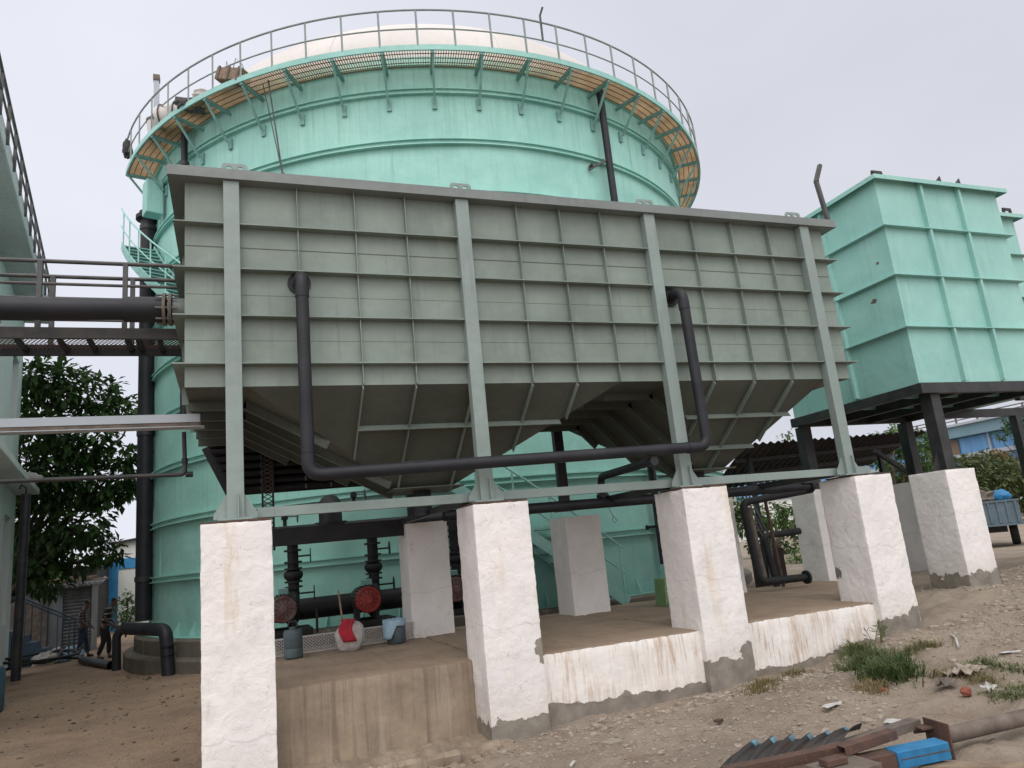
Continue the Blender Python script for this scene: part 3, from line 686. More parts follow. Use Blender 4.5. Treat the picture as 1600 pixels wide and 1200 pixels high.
for a in range(4): b.cyl((4.6+.07*math.cos(a*PI/2), 8.87+.07*math.sin(a*PI/2), 2.12), (4.6+.07*math.cos(a*PI/2), 8.87+.07*math.sin(a*PI/2), 2.30), .009, 6)
b.build('flange', m_blackd, dp)
hp = thing('header_pipe', 'long black horizontal pipe lying on top of the rear piers under the hoppers', 'pipe', (5, 8.87, 2.08))
MB().tube([(2.4, 8.87, 2.08), (8.05, 8.87, 2.09)], .068, 16).build('pipe', m_blackpipe, hp)
MB().lathe([(0, 0), (.1, 0), (.1, .04), (0, .04)], (8.05, 8.87, 2.09), 16, axis=(1, 0, 0)).build('blind_flange', m_blackd, hp)
MB().box((7.9, 8.78, 2.13), (8.2, 8.96, 2.20)).build('bracket', m_black, hp)

lp = thing('loop_pipe', 'black pipe bent in a rectangular loop standing behind the third and fourth front piers', 'pipe', (7.9, 10.2, .6))
MB().tube(rounded([(9.3, 10.2, 2.10), (7.82, 10.2, 1.98), (7.93, 10.2, .70), (8.85, 10.2, .68)], .14), .06, 14).build('pipe', m_blackd, lp)
MB().tube([(8.02, 10.32, 1.9), (8.12, 10.32, .72)], .05, 12).build('inner_pipe', m_rustl, lp)
MB().cyl((8.85, 10.2, .68), (8.89, 10.2, .68), .11, 16).build('flange', m_blackd, lp)
lp = thing('loop_pipe', 'smaller black bent pipe nested behind the larger rectangular loop', 'pipe', (8.2, 10.9, .6))
MB().tube(rounded([(9.5, 10.9, 1.42), (8.7, 10.9, 1.40), (8.85, 10.9, .3)], .12), .06, 14).build('pipe', m_blackd, lp)
t = thing('stand_pipe', 'thin rusty vertical pipe with a cap seen through the rectangular pipe loop', 'pipe', (8.5, 10.5, .6))
MB().tube([(8.52, 10.5, 2.35), (8.62, 10.5, .55)], .028, 8).build('pipe', m_rust, t); MB().cyl((8.52, 10.5, 2.35), (8.52, 10.5, 2.41), .045, 8).build('cap', m_rust, t)
t = thing('down_pipe', 'thin dark vertical pipe with a capped side stub in front of the green tank', 'pipe', (5.9, 11.3, .6))
c0 = at(1016, 726, 11.3); c1 = at(1040, 893, 11.3)
MB().tube([c0, at(1023, 772, 11.3)], .045, 12).tube([at(1023, 772, 11.3), c1], .02, 8).build('pipe', m_blackd, t)
MB().tube([at(1011, 824, 11.3), at(1027, 822, 11.3)], .022, 8).cyl(at(1010, 824, 11.3), at(1013, 824, 11.3), .04, 10).build('side_stub', m_blackd, t)
t = thing('wire_loop', 'thin loop of wire hanging from the header pipe', 'wire', (4.9, 8.9, 2))
MB().tube([at(951, 792, 8.87), at(954, 800, 8.87), at(958, 806, 8.87), at(964, 813, 8.87), at(961, 817, 8.87), at(957, 812, 8.87), at(958, 805, 8.87)], .004, 5).build('wire', m_railgrey, t)
t = thing('bent_bar', 'dark bent steel bar sticking up from the right end of the grey tank rim', 'bar', (7.7, 7.25, 5.58))
MB().bar(at(1296, 352, 7.25), at(1275, 283, 7.25), .05, .05).bar(at(1275, 284, 7.25), at(1281, 258, 7.25), .05, .05).build('bar', m_railgrey, t)

# pipe bundle stored beyond the tank
pb = thing('tube_rack', 'black rack of stacked pipes hanging in the shade behind the grey tank', 'rack', (1, 11.2, 2.7))
k = 0
for r_ in range(7):
    z = 3.42-.11*r_
    for c_ in range(3):
        y = 10.95+c_*.13
        MB().tube([(-.33+.055*r_+.02*c_, y, z), (2.3, y, z+.03)], .045, 8).build('tube', m_blackd, pb)
for x in (.35, .95, 1.3, 1.75):
    for r_ in range(7):
        MB().box((x, 10.88, 3.42-.11*r_-.03), (x+.025, 10.902, 3.42-.11*r_+.03)).build('clip', m_galv, pb)
MB().bar((.0, 11.1, 3.5), (2.3, 11.1, 3.5), .3, .05).bar((-.28, 11.15, 3.45), (.06, 11.15, 2.72), .05, .3).build('frame', m_blackd, pb)
t = thing('lattice_post', 'rusty lattice post between the first grey column and the pumps', 'post', (.42, 11, 2.2))
b = MB().box((.36, 10.85, 1.9), (.385, 10.95, 3.3)).box((.50, 10.85, 1.9), (.525, 10.95, 3.3)); b.build('chord', m_black, t)
b = MB()
for i in range(22):
    z = 1.92+.06*i
    b.bar((.385, 10.88, z), (.50, 10.88, z+.06), .012, .012).bar((.50, 10.885, z), (.385, 10.885, z+.06), .012, .012)
b.build('lacing', m_rustl, t)

# ------------------------------------------------------------------ piers and platform
def rough_box(x0, x1, y0, y1, z0, z1, seg, amp, rnd_=.02, seed=0):
    nx_, ny_, nz_ = [max(1, int(round((q-p)/seg))) for p, q in ((x0, x1), (y0, y1), (z0, z1))]
    idx = {}; vs = []; fs = []
    def V(i, j, k):
        if (i, j, k) in idx: return idx[(i, j, k)]
        p = Vector((x0+(x1-x0)*i/nx_, y0+(y1-y0)*j/ny_, z0+(z1-z0)*k/nz_))
        d = Vector(((-1 if i == 0 else 1 if i == nx_ else 0), (-1 if j == 0 else 1 if j == ny_ else 0), (-1 if k == 0 else 1 if k == nz_ else 0)))
        e = abs(d.x)+abs(d.y)+abs(d.z); q = p+Vector((seed*3.1, seed, 0))
        nn = noise.noise(q*5)*.9+noise.noise(q*17)*.45+noise.noise(q*42)*.3
        off = amp*nn
        if e > 1: off -= rnd_*(.35+.8*abs(noise.noise(q*9))+.7*max(0, noise.noise(q*23)))
        p = p+d.normalized()*off
        idx[(i, j, k)] = len(vs); vs.append(p); return len(vs)-1
    for i in range(nx_):
        for j in range(ny_):
            fs.append((V(i, j, 0), V(i, j+1, 0), V(i+1, j+1, 0), V(i+1, j, 0))); fs.append((V(i, j, nz_), V(i+1, j, nz_), V(i+1, j+1, nz_), V(i, j+1, nz_)))
        for k in range(nz_):
            fs.append((V(i, 0, k), V(i+1, 0, k), V(i+1, 0, k+1), V(i, 0, k+1))); fs.append((V(i, ny_, k), V(i, ny_, k+1), V(i+1, ny_, k+1), V(i+1, ny_, k)))
    for j in range(ny_):
        for k in range(nz_):
            fs.append((V(0, j, k), V(0, j, k+1), V(0, j+1, k+1), V(0, j+1, k))); fs.append((V(nx_, j, k), V(nx_, j+1, k), V(nx_, j+1, k+1), V(nx_, j, k+1)))
    b = MB(); b.add(vs, fs, 0, True); return b
piers = [
 (.02, 7.115, -.5, 2.075, -.6, (), .75, 'whitewashed square concrete pier at the far left, nearest and cut by the frame bottom'),
 (2.53, 7.115, -.4, 2.075, .02, ((2.83, 7.1, .62, .09), (2.85, 7.1, .53, .07)), .35, 'whitewashed front pier with a chipped right edge, second from the left'),
 (4.99, 7.115, -.3, 2.075, .23, ((5.25, 7.1, .26, .12),), .6, 'whitewashed front pier with yellow drip stains, under the third grey column'),
 (7.49, 7.115, -.1, 2.075, .36, ((7.7, 7.1, .36, .1), (7.22, 7.7, .9, .08)), .15, 'whitewashed front pier under the right end of the grey tank'),
 (2.55, 10.38, .4, 2.095, .3, (), .1, 'whitewashed rear pier beside the red faced pump'),
 (4.99, 10.38, .4, 2.0, .3, (), .1, 'whitewashed rear pier in the middle bay below a black column'),
 (7.49, 10.38, .3, 2.095, .3, (), .1, 'whitewashed rear pier mostly hidden behind the third front pier'),
 (.02, 10.38, .3, 1.935, .3, (), .1, 'whitewashed rear pier hidden behind the far left front pier'),
 (10.03, 7.92, .2, 2.12, .62, (), .05, 'clean whitewashed front pier of the green box tank at the right'),
 (10.0, 10.6, .1, 2.12, .3, (), .05, 'grey shaded rear pier with a cracked joint seen beside the pipe loop'),
 (12.5, 10.6, .1, 2.12, .3, (), .05, 'grey shaded rear pier seen between the two right hand front piers')]
for i, (x, y, z0, z1, zb, chips, dr_, lab) in enumerate(piers):
    m = pier_mat('whitewash_%d' % i, zb, chips=chips, drips=dr_, tilt=.0)
    front = y < 8
    dep = .62 if front else .6
    if i == 8: dep = .66
    bb = rough_box(x-.3, x+.3, y, y+dep, z0, z1, .022 if front else .06, .007, .009, i*7)
    bb.build('concrete_pier', m, label=lab, cat='pier', group=None)
m_w2 = wall_peel('peeling_whitewash_a', .545, .19, -.04); m_w3 = wall_peel('peeling_whitewash_b', .545, -.35, .07)
def slab(x0, x1, y0, y1, z1, mat_front, seed):
    b = rough_box(x0, x1, y0, y1, -.6, z1, .05, .008, .02, seed)
    # top faces use the dusty material
    for k, f in enumerate(b.f):
        zs = [b.v[q][2] for q in f]
        if min(zs) > z1-.04 or min(b.v[q][1] for q in f) > y0+.03: b.mi[k] = 1
    return b.build('platform', [mat_front, m_slabtop], kind='structure')
slab(.1, 2.42, 7.56, 11.2, .55, m_conc, 1)
slab(2.42, 4.85, 7.2, 11.198, .553, m_w2, 2)
slab(4.85, 7.9, 7.21, 11.196, .556, m_w3, 3)
slab(7.9, 9.72, 9.0, 11.194, .53, m_conc, 4)
slab(9.72, 14, 10.3, 12, .42, m_conc, 5)
# broken footing lip below the first bay
b = rough_box(.2, 2.45, 7.05, 7.6, -.6, -.13, .04, .035, .06, 12); b.build('footing', m_conc, label='rough broken concrete footing lip along the bottom of the bare platform wall', cat='footing')

# ------------------------------------------------------------------ green box tanks at the right
def box_tank(name, lab, x0, x1, y0, y1, z0, z1, fx, ly, zs):
    t = thing(name, lab, 'tank', ((x0+x1)/2, (y0+y1)/2, z0), 'green box tanks on black frames')
    MB().box((x0, y0, z0), (x1, y1, z1)).build('wall', m_teal2, t)
    d = .09
    b = MB(); e = .13
    b.box((x0-e, y0-e, z1), (x1+e, y1+e, z1+.012)).box((x0-e, y0-e, z1-.06), (x1+e, y0-e+.008, z1)).box((x0-e, y0-e+.008, z1-.06), (x0-e+.008, y1+e, z1)).box((x1+e-.008, y0-e+.008, z1-.06), (x1+e, y1+e, z1))
    b.build('top_rim', m_teal2, t)
    for z in zs:
        MB().box((x0-d, y0-d, z-.006), (x1+d, y0, z+.006)).box((x0-d, y0, z-.006), (x0, y1, z+.006)).box((x1, y0, z-.006), (x1+d, y1, z+.006)).build('horizontal_rib', m_teal2, t)
    for x in fx: MB().box((x-.025, y0-.075, z0+.02), (x+.025, y0, z1-.002)).build('vertical_rib', m_teal2, t)
    for y in ly: MB().box((x0-.075, y-.025, z0+.02), (x0, y+.025, z1-.002)).build('vertical_rib', m_teal2, t)
    return t
bt = box_tank('box_tank', 'mint green ribbed box tank on a black frame, nearer of the two', 9.72, 12.5, 8.02, 10.75, 3.45, 6.85, (10.65, 11.52), (9.2,), (6.01, 5.18, 4.33))
def lug(t, x, y, z, s=1., axis='x'):
    b = MB(); w_ = .09*s
    b.bar((x-w_, y, z), (x-w_, y, z+.12*s), .05, .03, up=(0, 1, 0)).bar((x+w_, y, z), (x+w_, y, z+.12*s), .05, .03, up=(0, 1, 0)).bar((x-w_*1.2, y, z+.13*s), (x+w_*1.2, y, z+.13*s), .03, .05)
    b.build('lifting_lug', m_black, t)
lug(bt, 9.85, 8.05, 6.86); lug(bt, 12.4, 10.6, 6.86)
for x in (11.0, 11.45): MB().prism([(x, 7.95, 6.862), (x+.17, 7.95, 6.862), (x+.15, 7.95, 7.0)], (0, .02, 0)).build('bracket', m_black, bt)
for (y, z, s_) in ((8.28, 5.50, .045), (8.5, 4.93, .075)):
    b = MB(); pts = [(9.7185, y+s_*.9*math.cos(a)*rnd(.6, 1.2), z+s_*.55*math.sin(a)*rnd(.6, 1.3)) for a in [2*PI*i/11 for i in range(11)]]; b.poly(pts); b.build('bare_patch', m_rustl, bt)
fr = thing('support_frame', 'black steel frame carrying the nearer green box tank on white piers', 'frame', (11.1, 9.4, 2.12))
z0, z1 = 3.29, 3.449
for a, b_ in (((9.70, 7.98), (12.6, 7.98)), ((9.70, 10.75), (12.6, 10.75))): MB().box((a[0], a[1], z0), (b_[0], b_[1]+.1, z1)).build('beam', m_black, fr)
for x in (9.70, 10.6, 11.5, 12.5): MB().box((x, 8.081, z0+.003), (x+.09, 10.749, z1-.003)).build('beam', m_black, fr)
for y in (8.8, 9.7): MB().box((9.80, y, z1-.07), (12.49, y+.05, z1-.004)).build('cross_bar', m_tealsteel, fr)
for x, y in ((10.04, 8.16), (9.95, 10.84), (12.5, 10.84), (12.45, 8.16)):
    c = MB().box((x-.095, y-.1, 2.12), (x+.095, y+.1, 3.288)).build('column', m_black, fr)
    for s_ in (-1, 1): MB().prism([(x+s_*.096, y, 2.121), (x+s_*.25, y, 2.121), (x+s_*.25, y, 2.15), (x+s_*.096, y, 2.42)], (0, .012, 0)).build('gusset', m_black, c)
    MB().box((x-.24, y-.18, 2.121), (x+.24, y+.2, 2.132)).build('base_plate', m_rustl, c)
MB().bar(at(1366, 704, 10.9), at(1424, 742, 10.9), .07, .07).build('brace', m_black, fr)
m_p12 = pier_mat('whitewash_12', .62, drips=.05)
rough_box(12.75-.3, 12.75+.3, 7.92, 8.5, .2, 2.12, .06, .007, .022, 99).build('concrete_pier', m_p12, label='whitewashed front pier beyond the right edge of the frame', cat='pier')
bt2 = box_tank('box_tank', 'mint green ribbed box tank partly hidden at the right edge of the frame', 12.95, 14.0, 8.78, 10.6, 3.45, 6.85, (13.5,), (), (6.05, 5.2, 4.35))
lug(bt2, 13.85, 8.75, 6.86); lug(bt2, 13.02, 9.0, 6.86, .8)
fr2 = thing('support_frame', 'black steel frame under the farther green box tank at the right edge', 'frame', (13.5, 9.7, .4))
MB().box((12.92, 8.75, 3.29), (14.05, 8.85, 3.449)).build('beam', m_black, fr2); MB().box((12.92, 10.45, 3.29), (15.6, 10.55, 3.449)).build('beam', m_black, fr2)
MB().box((15.12, 10.42, .3), (15.28, 10.58, 3.288)).build('column', m_black, fr2)

# lean-to roof behind
t = thing('shed_roof', 'dark corrugated lean-to roof seen from below between grey tank and box tank', 'roof', (11.5, 12.5, 2.5))
b = MB(); vs = []; NXR = 260
p0, p1 = at(1165, 694, 11.6), at(1448, 673, 11.6); q0, q1 = at(1110, 768, 14.5), at(1358, 726, 14.5)
for i in range(NXR+1):
    s_ = i/NXR; dz = .022*math.sin(s_*2*PI*26)
    a_ = p0.lerp(p1, s_); c_ = q0.lerp(q1, s_)
    vs += [a_+Vector((0, 0, dz)), c_+Vector((0, 0, dz))]
b.add(vs, [(2*i, 2*i+2, 2*i+3, 2*i+1) for i in range(NXR)], 0, True); b.build('sheet', m_roofd, t, thick=.004)
for k_ in (.25, .6, .95):
    MB().bar(p0.lerp(q0, k_)-Vector((0, 0, .07)), p1.lerp(q1, k_)-Vector((0, 0, .07)), .06, .06).build('purlin', m_black, t)
for px, py in ((1170, 716), (1372, 702)):
    a_ = at(px, py, 12.3); MB().bar((a_.x, 12.3, -.1), a_, .08, .08).build('post', m_black, t)

# ------------------------------------------------------------------ left: walkway, big inlet pipe, channel, small pipe
wk = thing('walkway', 'dark steel mesh walkway with handrails bridging to the left end of the grey tank', 'walkway', (-2, 8.2, 4.05))
XL = -3.6; X1 = TX0-.095
for y, z in ((8.0, 4.105), (8.42, 4.05)):
    MB().box((XL, y, z-.055), (X1, y+.008, z+.055)).box((XL, y+.008, z-.055), (X1, y+.05, z-.047)).build('side_channel', m_railgrey if y < 8.2 else m_blackd, wk)
for x in (-1.98, -1.62, -1.36, -1.02, -.92, -.72, -.45, -2.4, -2.8, -3.2): MB().box((x, 8.06, 4.03), (x+.05, 8.418, 4.06)).build('cross_bar', m_blackd, wk)
b = MB(); nxm = 78; sx_ = (X1-XL)/nxm
for j in range(9):
    y = 8.06+.04*j
    for i in range(nxm):
        x = XL+sx_*(i+(.5 if j % 2 else 0))
        b.bar((x, y, 4.064), (x+sx_/2, y+.04, 4.066), .007, .004).bar((x+sx_/2, y+.04, 4.066), (x+sx_, y, 4.064), .007, .004)
b.build('expanded_mesh', m_rust, wk)
for y, zt, xs in ((8.02, 4.86, (-1.78, -1.02)), (8.44, 4.86, (-1.75, -1.0))):
    r_ = MB().tube([(XL, y, zt), (X1+.05, y, zt)], .021, 10).build('handrail', m_railgrey, wk)
    MB().tube([(XL, y, zt-.24), (X1+.05, y, zt-.24)], .017, 8).build('mid_rail', m_railgrey, wk)
    MB().tube([(XL, y, zt-.62), (X1+.05, y, zt-.62)], .012, 8).build('lower_rail', m_railgrey, wk)
    for x in xs+(-2.7, -3.4): MB().bar((x, y, 4.1), (x, y, zt), .045, .045, up=(1, 0, 0)).build('rail_post', m_railgrey, wk)
ip = thing('inlet_pipe', 'thick black pipe running beside the walkway into the left end of the grey tank', 'pipe', (-2, 7.62, 4.24))
MB().tube([(XL, 7.72, 4.22), (-1.0, 7.72, 4.265), (-.97, 7.72, 4.265)], .108, 24).build('pipe', m_blackpipe, ip)
MB().tube([(-.99, 7.72, 4.265), (-.62, 7.72, 4.27)], .125, 24).build('coupling', m_blackpipe, ip)
MB().tube([(-.55, 7.72, 4.27), (-.40, 7.72, 4.27)], .115, 24).build('spool', m_greyrim, ip)
for x in (-.64, -.585): MB().cyl((x, 7.72, 4.27), (x+.028, 7.72, 4.27), .165, 28).build('flange', m_rustl, ip)
for k_ in range(8):
    a = 2*PI*k_/8+.2; MB().cyl((-.70, 7.72+.145*math.cos(a), 4.27+.145*math.sin(a)), (-.50, 7.72+.145*math.cos(a), 4.27+.145*math.sin(a)), .009, 6).build('bolt', m_galv, ip)
t = thing('channel_beam', 'pale dusty steel channel running from the left building to the hopper', 'beam', (-2, 8.2, 3.2))
MB().box((XL-1, 8.15, 3.20), (-.32, 8.158, 3.285)).box((XL-1, 8.158, 3.277), (-.32, 8.30, 3.285)).box((XL-1, 8.145, 3.15), (-.28, 8.30, 3.158)).box((XL-1, 8.29, 3.158), (-.32, 8.298, 3.277)).build('channel', m_flyc, t)
MB().box((XL-1, 8.159, 3.158), (-.32, 8.165, 3.20)).build('rusty_web', m_rustl, t)
t = thing('bent_pipe', 'slim dark pipe with an upright elbow under the pale channel at the left', 'pipe', (-1.2, 8.4, 2.7))
MB().tube(rounded([(-3.4, 8.4, 2.735), (-.475, 8.4, 2.69), (-.487, 8.4, 3.14)], .06), .022, 12).build('pipe', m_black, t)
MB().cyl((-.47, 8.4, 2.69), (-.40, 8.4, 2.69), .03, 12).cyl((-.478, 8.4, 2.80), (-.48, 8.4, 2.86), .03, 12).build('fitting', m_blackd, t)

# ------------------------------------------------------------------ left: building with terrace slabs
bd = thing('building', 'mint painted concrete building with a railed terrace and sunshade at the far left', 'building', (-6, 20, -.3))
DB = Vector((-.127, .992, 0)).normalized(); NB = Vector((.992, .127, 0)).normalized()
P0 = Vector((-5.40, 22.94, 0))
def bp(s, o, z): return P0-DB*s+NB*o+Vector((0, 0, z))
def bbox(mb, s0, s1, o0, o1, z0, z1, mi=0):
    c = [bp(s0, o0, z0), bp(s1, o0, z0), bp(s1, o1, z0), bp(s0, o1, z0), bp(s0, o0, z1), bp(s1, o0, z1), bp(s1, o1, z1), bp(s0, o1, z1)]
    mb.add(c, [(0, 1, 2, 3), (7, 6, 5, 4), (0, 4, 5, 1), (1, 5, 6, 2), (2, 6, 7, 3), (3, 7, 4, 0)], mi); return mb
# wall built around window openings
wins = [(.75, 2.0, 5.95, 7.7), (4.2, 5.6, 5.95, 7.7), (.75, 2.0, 1.0, 3.6), (4.4, 5.8, 1.0, 3.6)]
b = MB()
def wallrow(z0, z1, ws):
    s = 0
    for w0, w1, a, c in ws: 
        bbox(b, s, w0, -.25, 0, z0, z1); bbox(b, w0, w1, -.25, 0, z0, a) if a > z0 else 0; bbox(b, w0, w1, -.25, 0, c, z1) if c < z1 else 0; s = w1
    bbox(b, s, 12, -.25, 0, z0, z1)
wallrow(-.6, 4.25, wins[2:]); wallrow(4.42, 9.05, wins[:2])
bbox(b, 0, .25, -6, -.26, -.6, 9.05)
b.build('wall', m_mint, bd)
for w0, w1, a, c in wins:
    wf = bbox(MB(), w0, w1, -.21, -.17, a, c).build('window', m_greyrim, bd)
    for k_ in (.33, .66): bbox(MB(), w0+(w1-w0)*k_-.03, w0+(w1-w0)*k_+.03, -.168, -.14, a, c).build('mullion', m_white, wf)
bbox(MB(), -.03, 12, -.4, .52, 4.255, 4.415).build('sunshade', m_white, bd, bevel=.02)
bbox(MB(), -.03, 12, -6, .60, 9.055, 9.35).build('terrace_slab', m_slabgrey, bd, bevel=.03)
bbox(MB(), -.0, 12, .42, .58, 9.352, 9.55).build('parapet_kerb', m_slabgrey, bd, bevel=.02)
rl = MB().tube([bp(-.0, .62, 9.98), bp(12, .62, 9.98)], .03, 8).build('terrace_rail', m_railgrey, bd)
for i in range(13): MB().bar(bp(.1+.95*i, .62, 9.2), bp(.1+.95*i, .62, 9.98), .05, .05, up=(1, 0, 0)).build('rail_post', m_railgrey, bd)
MB().tube([bp(-.0, .62, 9.66), bp(12, .62, 9.66)], .02, 6).build('mid_rail', m_railgrey, bd)
t = thing('downpipe', 'dark vertical pipe standing against the corner of the mint building', 'pipe', at(25, 1060, 20.3))
MB().tube([at(41, 772, 20.3), at(24, 1064, 20.3)], .10, 14).build('pipe', m_black, t)
MB().tube([at(41, 780, 20.3), at(41, 762, 20.3), at(33, 758, 20.3), at(31, 764, 20.3)], .02, 6).build('hook', m_blackd, t)
b = MB(); blob(b, bp(1.0, .32, 4.56), .27, (1.3, .8, .55), 11, amp=.35); b.build('sack', m_sack, label='dirty white sack lying on the sunshade of the mint building', cat='sack')

# ------------------------------------------------------------------ left background: shed, blue and white wall
sh = thing('corrugated_shed', 'low grey corrugated metal shed with junk on its roof behind the two men', 'shed', (-5.5, 28, -.3))
Ys = 28.0
a0, a1 = at(60, 925, Ys), at(172, 911, Ys); x0, x1 = a0.x-.6, a1.x-.55
b = MB(); vs = []; nz_ = 150; zt = 1.78
for i in range(nz_+1):
    z = -.4+(zt+.4)*i/nz_; dy = .022*math.sin(z*2*PI/.105); vs += [(x0+1.3, Ys+dy, z), (x1, Ys+dy, z)]
b.add(vs, [(2*i, 2*i+1, 2*i+3, 2*i+2) for i in range(nz_)], 0, True); b.build('corrugated_wall', m_galv, sh)
MB().box((x0-.4, Ys-.05, -.4), (x0+1.295, Ys+.05, zt)).build('plain_wall', m_conc_dark, sh)
MB().box((x0-.1, Ys-.09, -.3), (x0+.9, Ys-.052, 1.4)).build('door', m_rustl, sh)
MB().box((x1-.02, Ys+.03, -.4), (x1+.03, Ys+1.2, zt)).build('side_wall', m_galv, sh)
b = MB(); vs = []; n_ = 160
for i in range(n_+1):
    x = x0-.6+(x1-x0+.9)*i/n_; dz = .03*math.sin(i*2*PI/8); vs += [(x, Ys-.25, zt+.02+dz), (x, Ys+1.5, zt+.25+dz)]
b.add(vs, [(2*i, 2*i+2, 2*i+3, 2*i+1) for i in range(n_)], 0, True); b.build('roof', m_galv, sh, thick=.01)
for i in range(16):
    x = rnd(x0, x1-.3); y = Ys+rnd(0, 1.2); z = zt+.14+.1*(y-Ys)
    a = rnd(-.5, .5); MB().bar((x, y, z), (x+rnd(.6, 1.3), y+a, z+rnd(.0, .12)), .05, .04).build('stick', m_wood, label='weathered stick lying across the corrugated shed roof', cat='stick', group='sticks lying on the shed roof')
t = thing('dark_shed', 'dark sheet roofed shed behind the corrugated shed', 'shed', (-4.7, 32, -.3))
c0, c1 = at(88, 888, 33), at(152, 868, 33)
MB().box((c0.x, 33, -.3), (c1.x, 36, c0.z-.02)).build('wall', m_roofd, t)
MB().add([(c0.x-.4, 32.5, c0.z), (c1.x+.1, 32.5, c1.z), (c1.x+.1, 36, c1.z+.15), (c0.x-.4, 36, c0.z+.15)], [(0, 1, 2, 3)]).build('roof', m_roofd, t, thick=.05)
t = thing('boundary_building', 'white building with bright blue painted corner and band beside the green tank', 'building', (-3, 36, -.3))
e0, e1 = at(168, 875, 36), at(300, 850, 36)
MB().box((e0.x+.02, 36, -.4), (e1.x+2, 40, e0.z-.25)).build('wall', m_white, t)
MB().box((e0.x, 35.96, -.4), (e0.x+.42, 35.998, e0.z)).build('corner_band', m_blue, t)
MB().box((e0.x+.42, 35.96, e0.z-.42), (e1.x+2, 35.997, e0.z)).build('top_band', m_blue, t)
MB().box((e0.x+.2, 36.02, e0.z-.25), (e1.x+2, 40, e0.z+.75)).build('upper_wall', m_white, t)
MB().add([(e0.x+.1, 35.8, e0.z+.70), (e1.x+2, 35.8, e0.z+1.35), (e1.x+2, 40, e0.z+1.35), (e0.x+.1, 40, e0.z+.70)], [(0, 1, 2, 3)]).build('roof', m_roofd, t, thick=.08)
# blue steps
t = thing('steel_steps', 'small blue steel steps with a handrail on the left beside the shed', 'steps', (-5.4, 25.5, -.3))
s0 = at(50, 1040, 25.5); x0 = s0.x-.55
m_blue2 = mat('dull_blue_steel', (.045, .09, .13, 1), (.03, .06, .09, 1), 4, .6, .1)
for i in range(5): MB().box((x0+.1+.28*i, 25.2, -.35), (x0+.1+.28*(i+1)-.005, 26.0, .55-.2*i)).build('step', m_blue2, t)
MB().box((x0-.35, 25.15, -.4), (x0+.095, 26.05, .72)).build('landing', m_blue2, t)
for y in (25.2, 25.95):
    MB().tube([(x0-.3, y, .7), (x0-.3, y, 1.6), (x0+.1, y, 1.62), (x0+1.5, y, .85), (x0+1.5, y, -.3)], .025, 8).build('handrail', m_blue2, t)
    for i in range(3): MB().bar((x0+.4+.4*i, y, .4-.25*i), (x0+.4+.4*i, y, 1.46-.22*i), .025, .025).build('baluster', m_blue2, t)

# big elbow pipes and offcuts at the foot of the tall pipe
p = thing('elbow_pipe', 'thick black pipe bending over the plinth and down to the ground', 'pipe', (-1.6, 19.6, -.25))
MB().tube(rounded([at(197, 982, 18.3), at(259, 984, 17.0), at(264, 1062, 16.9)], .18, 8), .13, 20).build('pipe', m_blackpipe, p)
for q_ in (1008, 1022): MB().cyl(at(262.4, q_, 16.93), at(262.5, q_+1.5, 16.93), .137, 20).build('band', m_blackd, p)
p = thing('elbow_pipe', 'thinner black pipe bending down to the ground behind the two men', 'pipe', (-2.6, 19.8, -.25))
MB().tube(rounded([at(206, 980, 20.2), at(182, 988, 20.2), at(182, 1052, 20.2)], .2, 8), .095, 16).build('pipe', m_blackpipe, p)
def on_ground(px, py, z0=-.25):
    d = Rm@np.array([px-800., 600.-py, -F]); z = z0
    for _ in range(12):
        k = (z-CAMZ)/d[2]; z = float(hgrid(np.array([d[0]*k]), np.array([d[1]*k]))[0])
    return Vector((d[0]*k, d[1]*k, z))
def hollow(path, r, name, m, parent=None, **kw):
    return MB().tube(path, r, 20, caps=False).tube(path, r*.86, 20, caps=False).build(name, m, parent, **kw)
g0, g1 = on_ground(128, 1038), on_ground(174, 1047)
hollow([g0+Vector((0, 0, .11)), g1+Vector((0, 0, .11))], .10, 'pipe_offcut', m_blackpipe, label='cut length of black pipe lying on the dirt below the two men', cat='pipe')
g0, g1 = on_ground(209, 1050), on_ground(240, 1042)
hollow([g0+Vector((0, 0, .1)), g1+Vector((0, 0, .1))], .09, 'pipe_offcut', m_blackpipe, label='shorter black pipe offcut lying nearest the tank plinth', cat='pipe')
t = thing('hose_coil', 'loose coils of black hose lying on the dirt at the far left', 'hose', on_ground(55, 1045))
hc = on_ground(52, 1048)
for i, (rx, ry, dz, ox) in enumerate(((1.0, 1.6, .05, 0), (.85, 1.7, .12, -.25), (.95, 1.5, .2, .15))):
    MB().tube([hc+Vector((ox+rx*math.cos(a), ry*math.sin(a), .12+dz+.16*max(0, math.sin(a*1.5+i)))) for a in [2*PI*k_/40 for k_ in range(40)]], .035, 8, closed=True).build('hose', m_blackd, t)
b = MB(); bc = at(-12, 1082, 15.2); b.lathe([(0, -.35), (.27, -.35), (.29, -.3), (.29, .3), (.26, .36), (0, .36)], (bc.x-.12, bc.y, gz(bc.x, bc.y)+.35), 24)
b.build('drum', m_blue2, label='blue plastic drum cut by the left edge of the frame', cat='drum')
for i, (px, py, nm, m_, lab) in enumerate(((88, 1033, 'litter_bag', m_paper, 'white rubbish bag beside the blue steps'), (108, 1012, 'litter_bag', m_sack, 'crumpled white sack under the blue handrail'), (70, 1040, 'litter_bag', m_sack, 'small dirty bag lying near the hose coils'), (112, 1030, 'litter_bag', m_bluecloth, 'pale bluish bag at the feet of the man in the checked shirt'))):
    g = on_ground(px, py); b = MB(); blob(b, g+Vector((0, 0, .15)), .28, (1.2, .8, .7), i*3+1, amp=.5); b.build(nm, m_, label=lab, cat='bag')

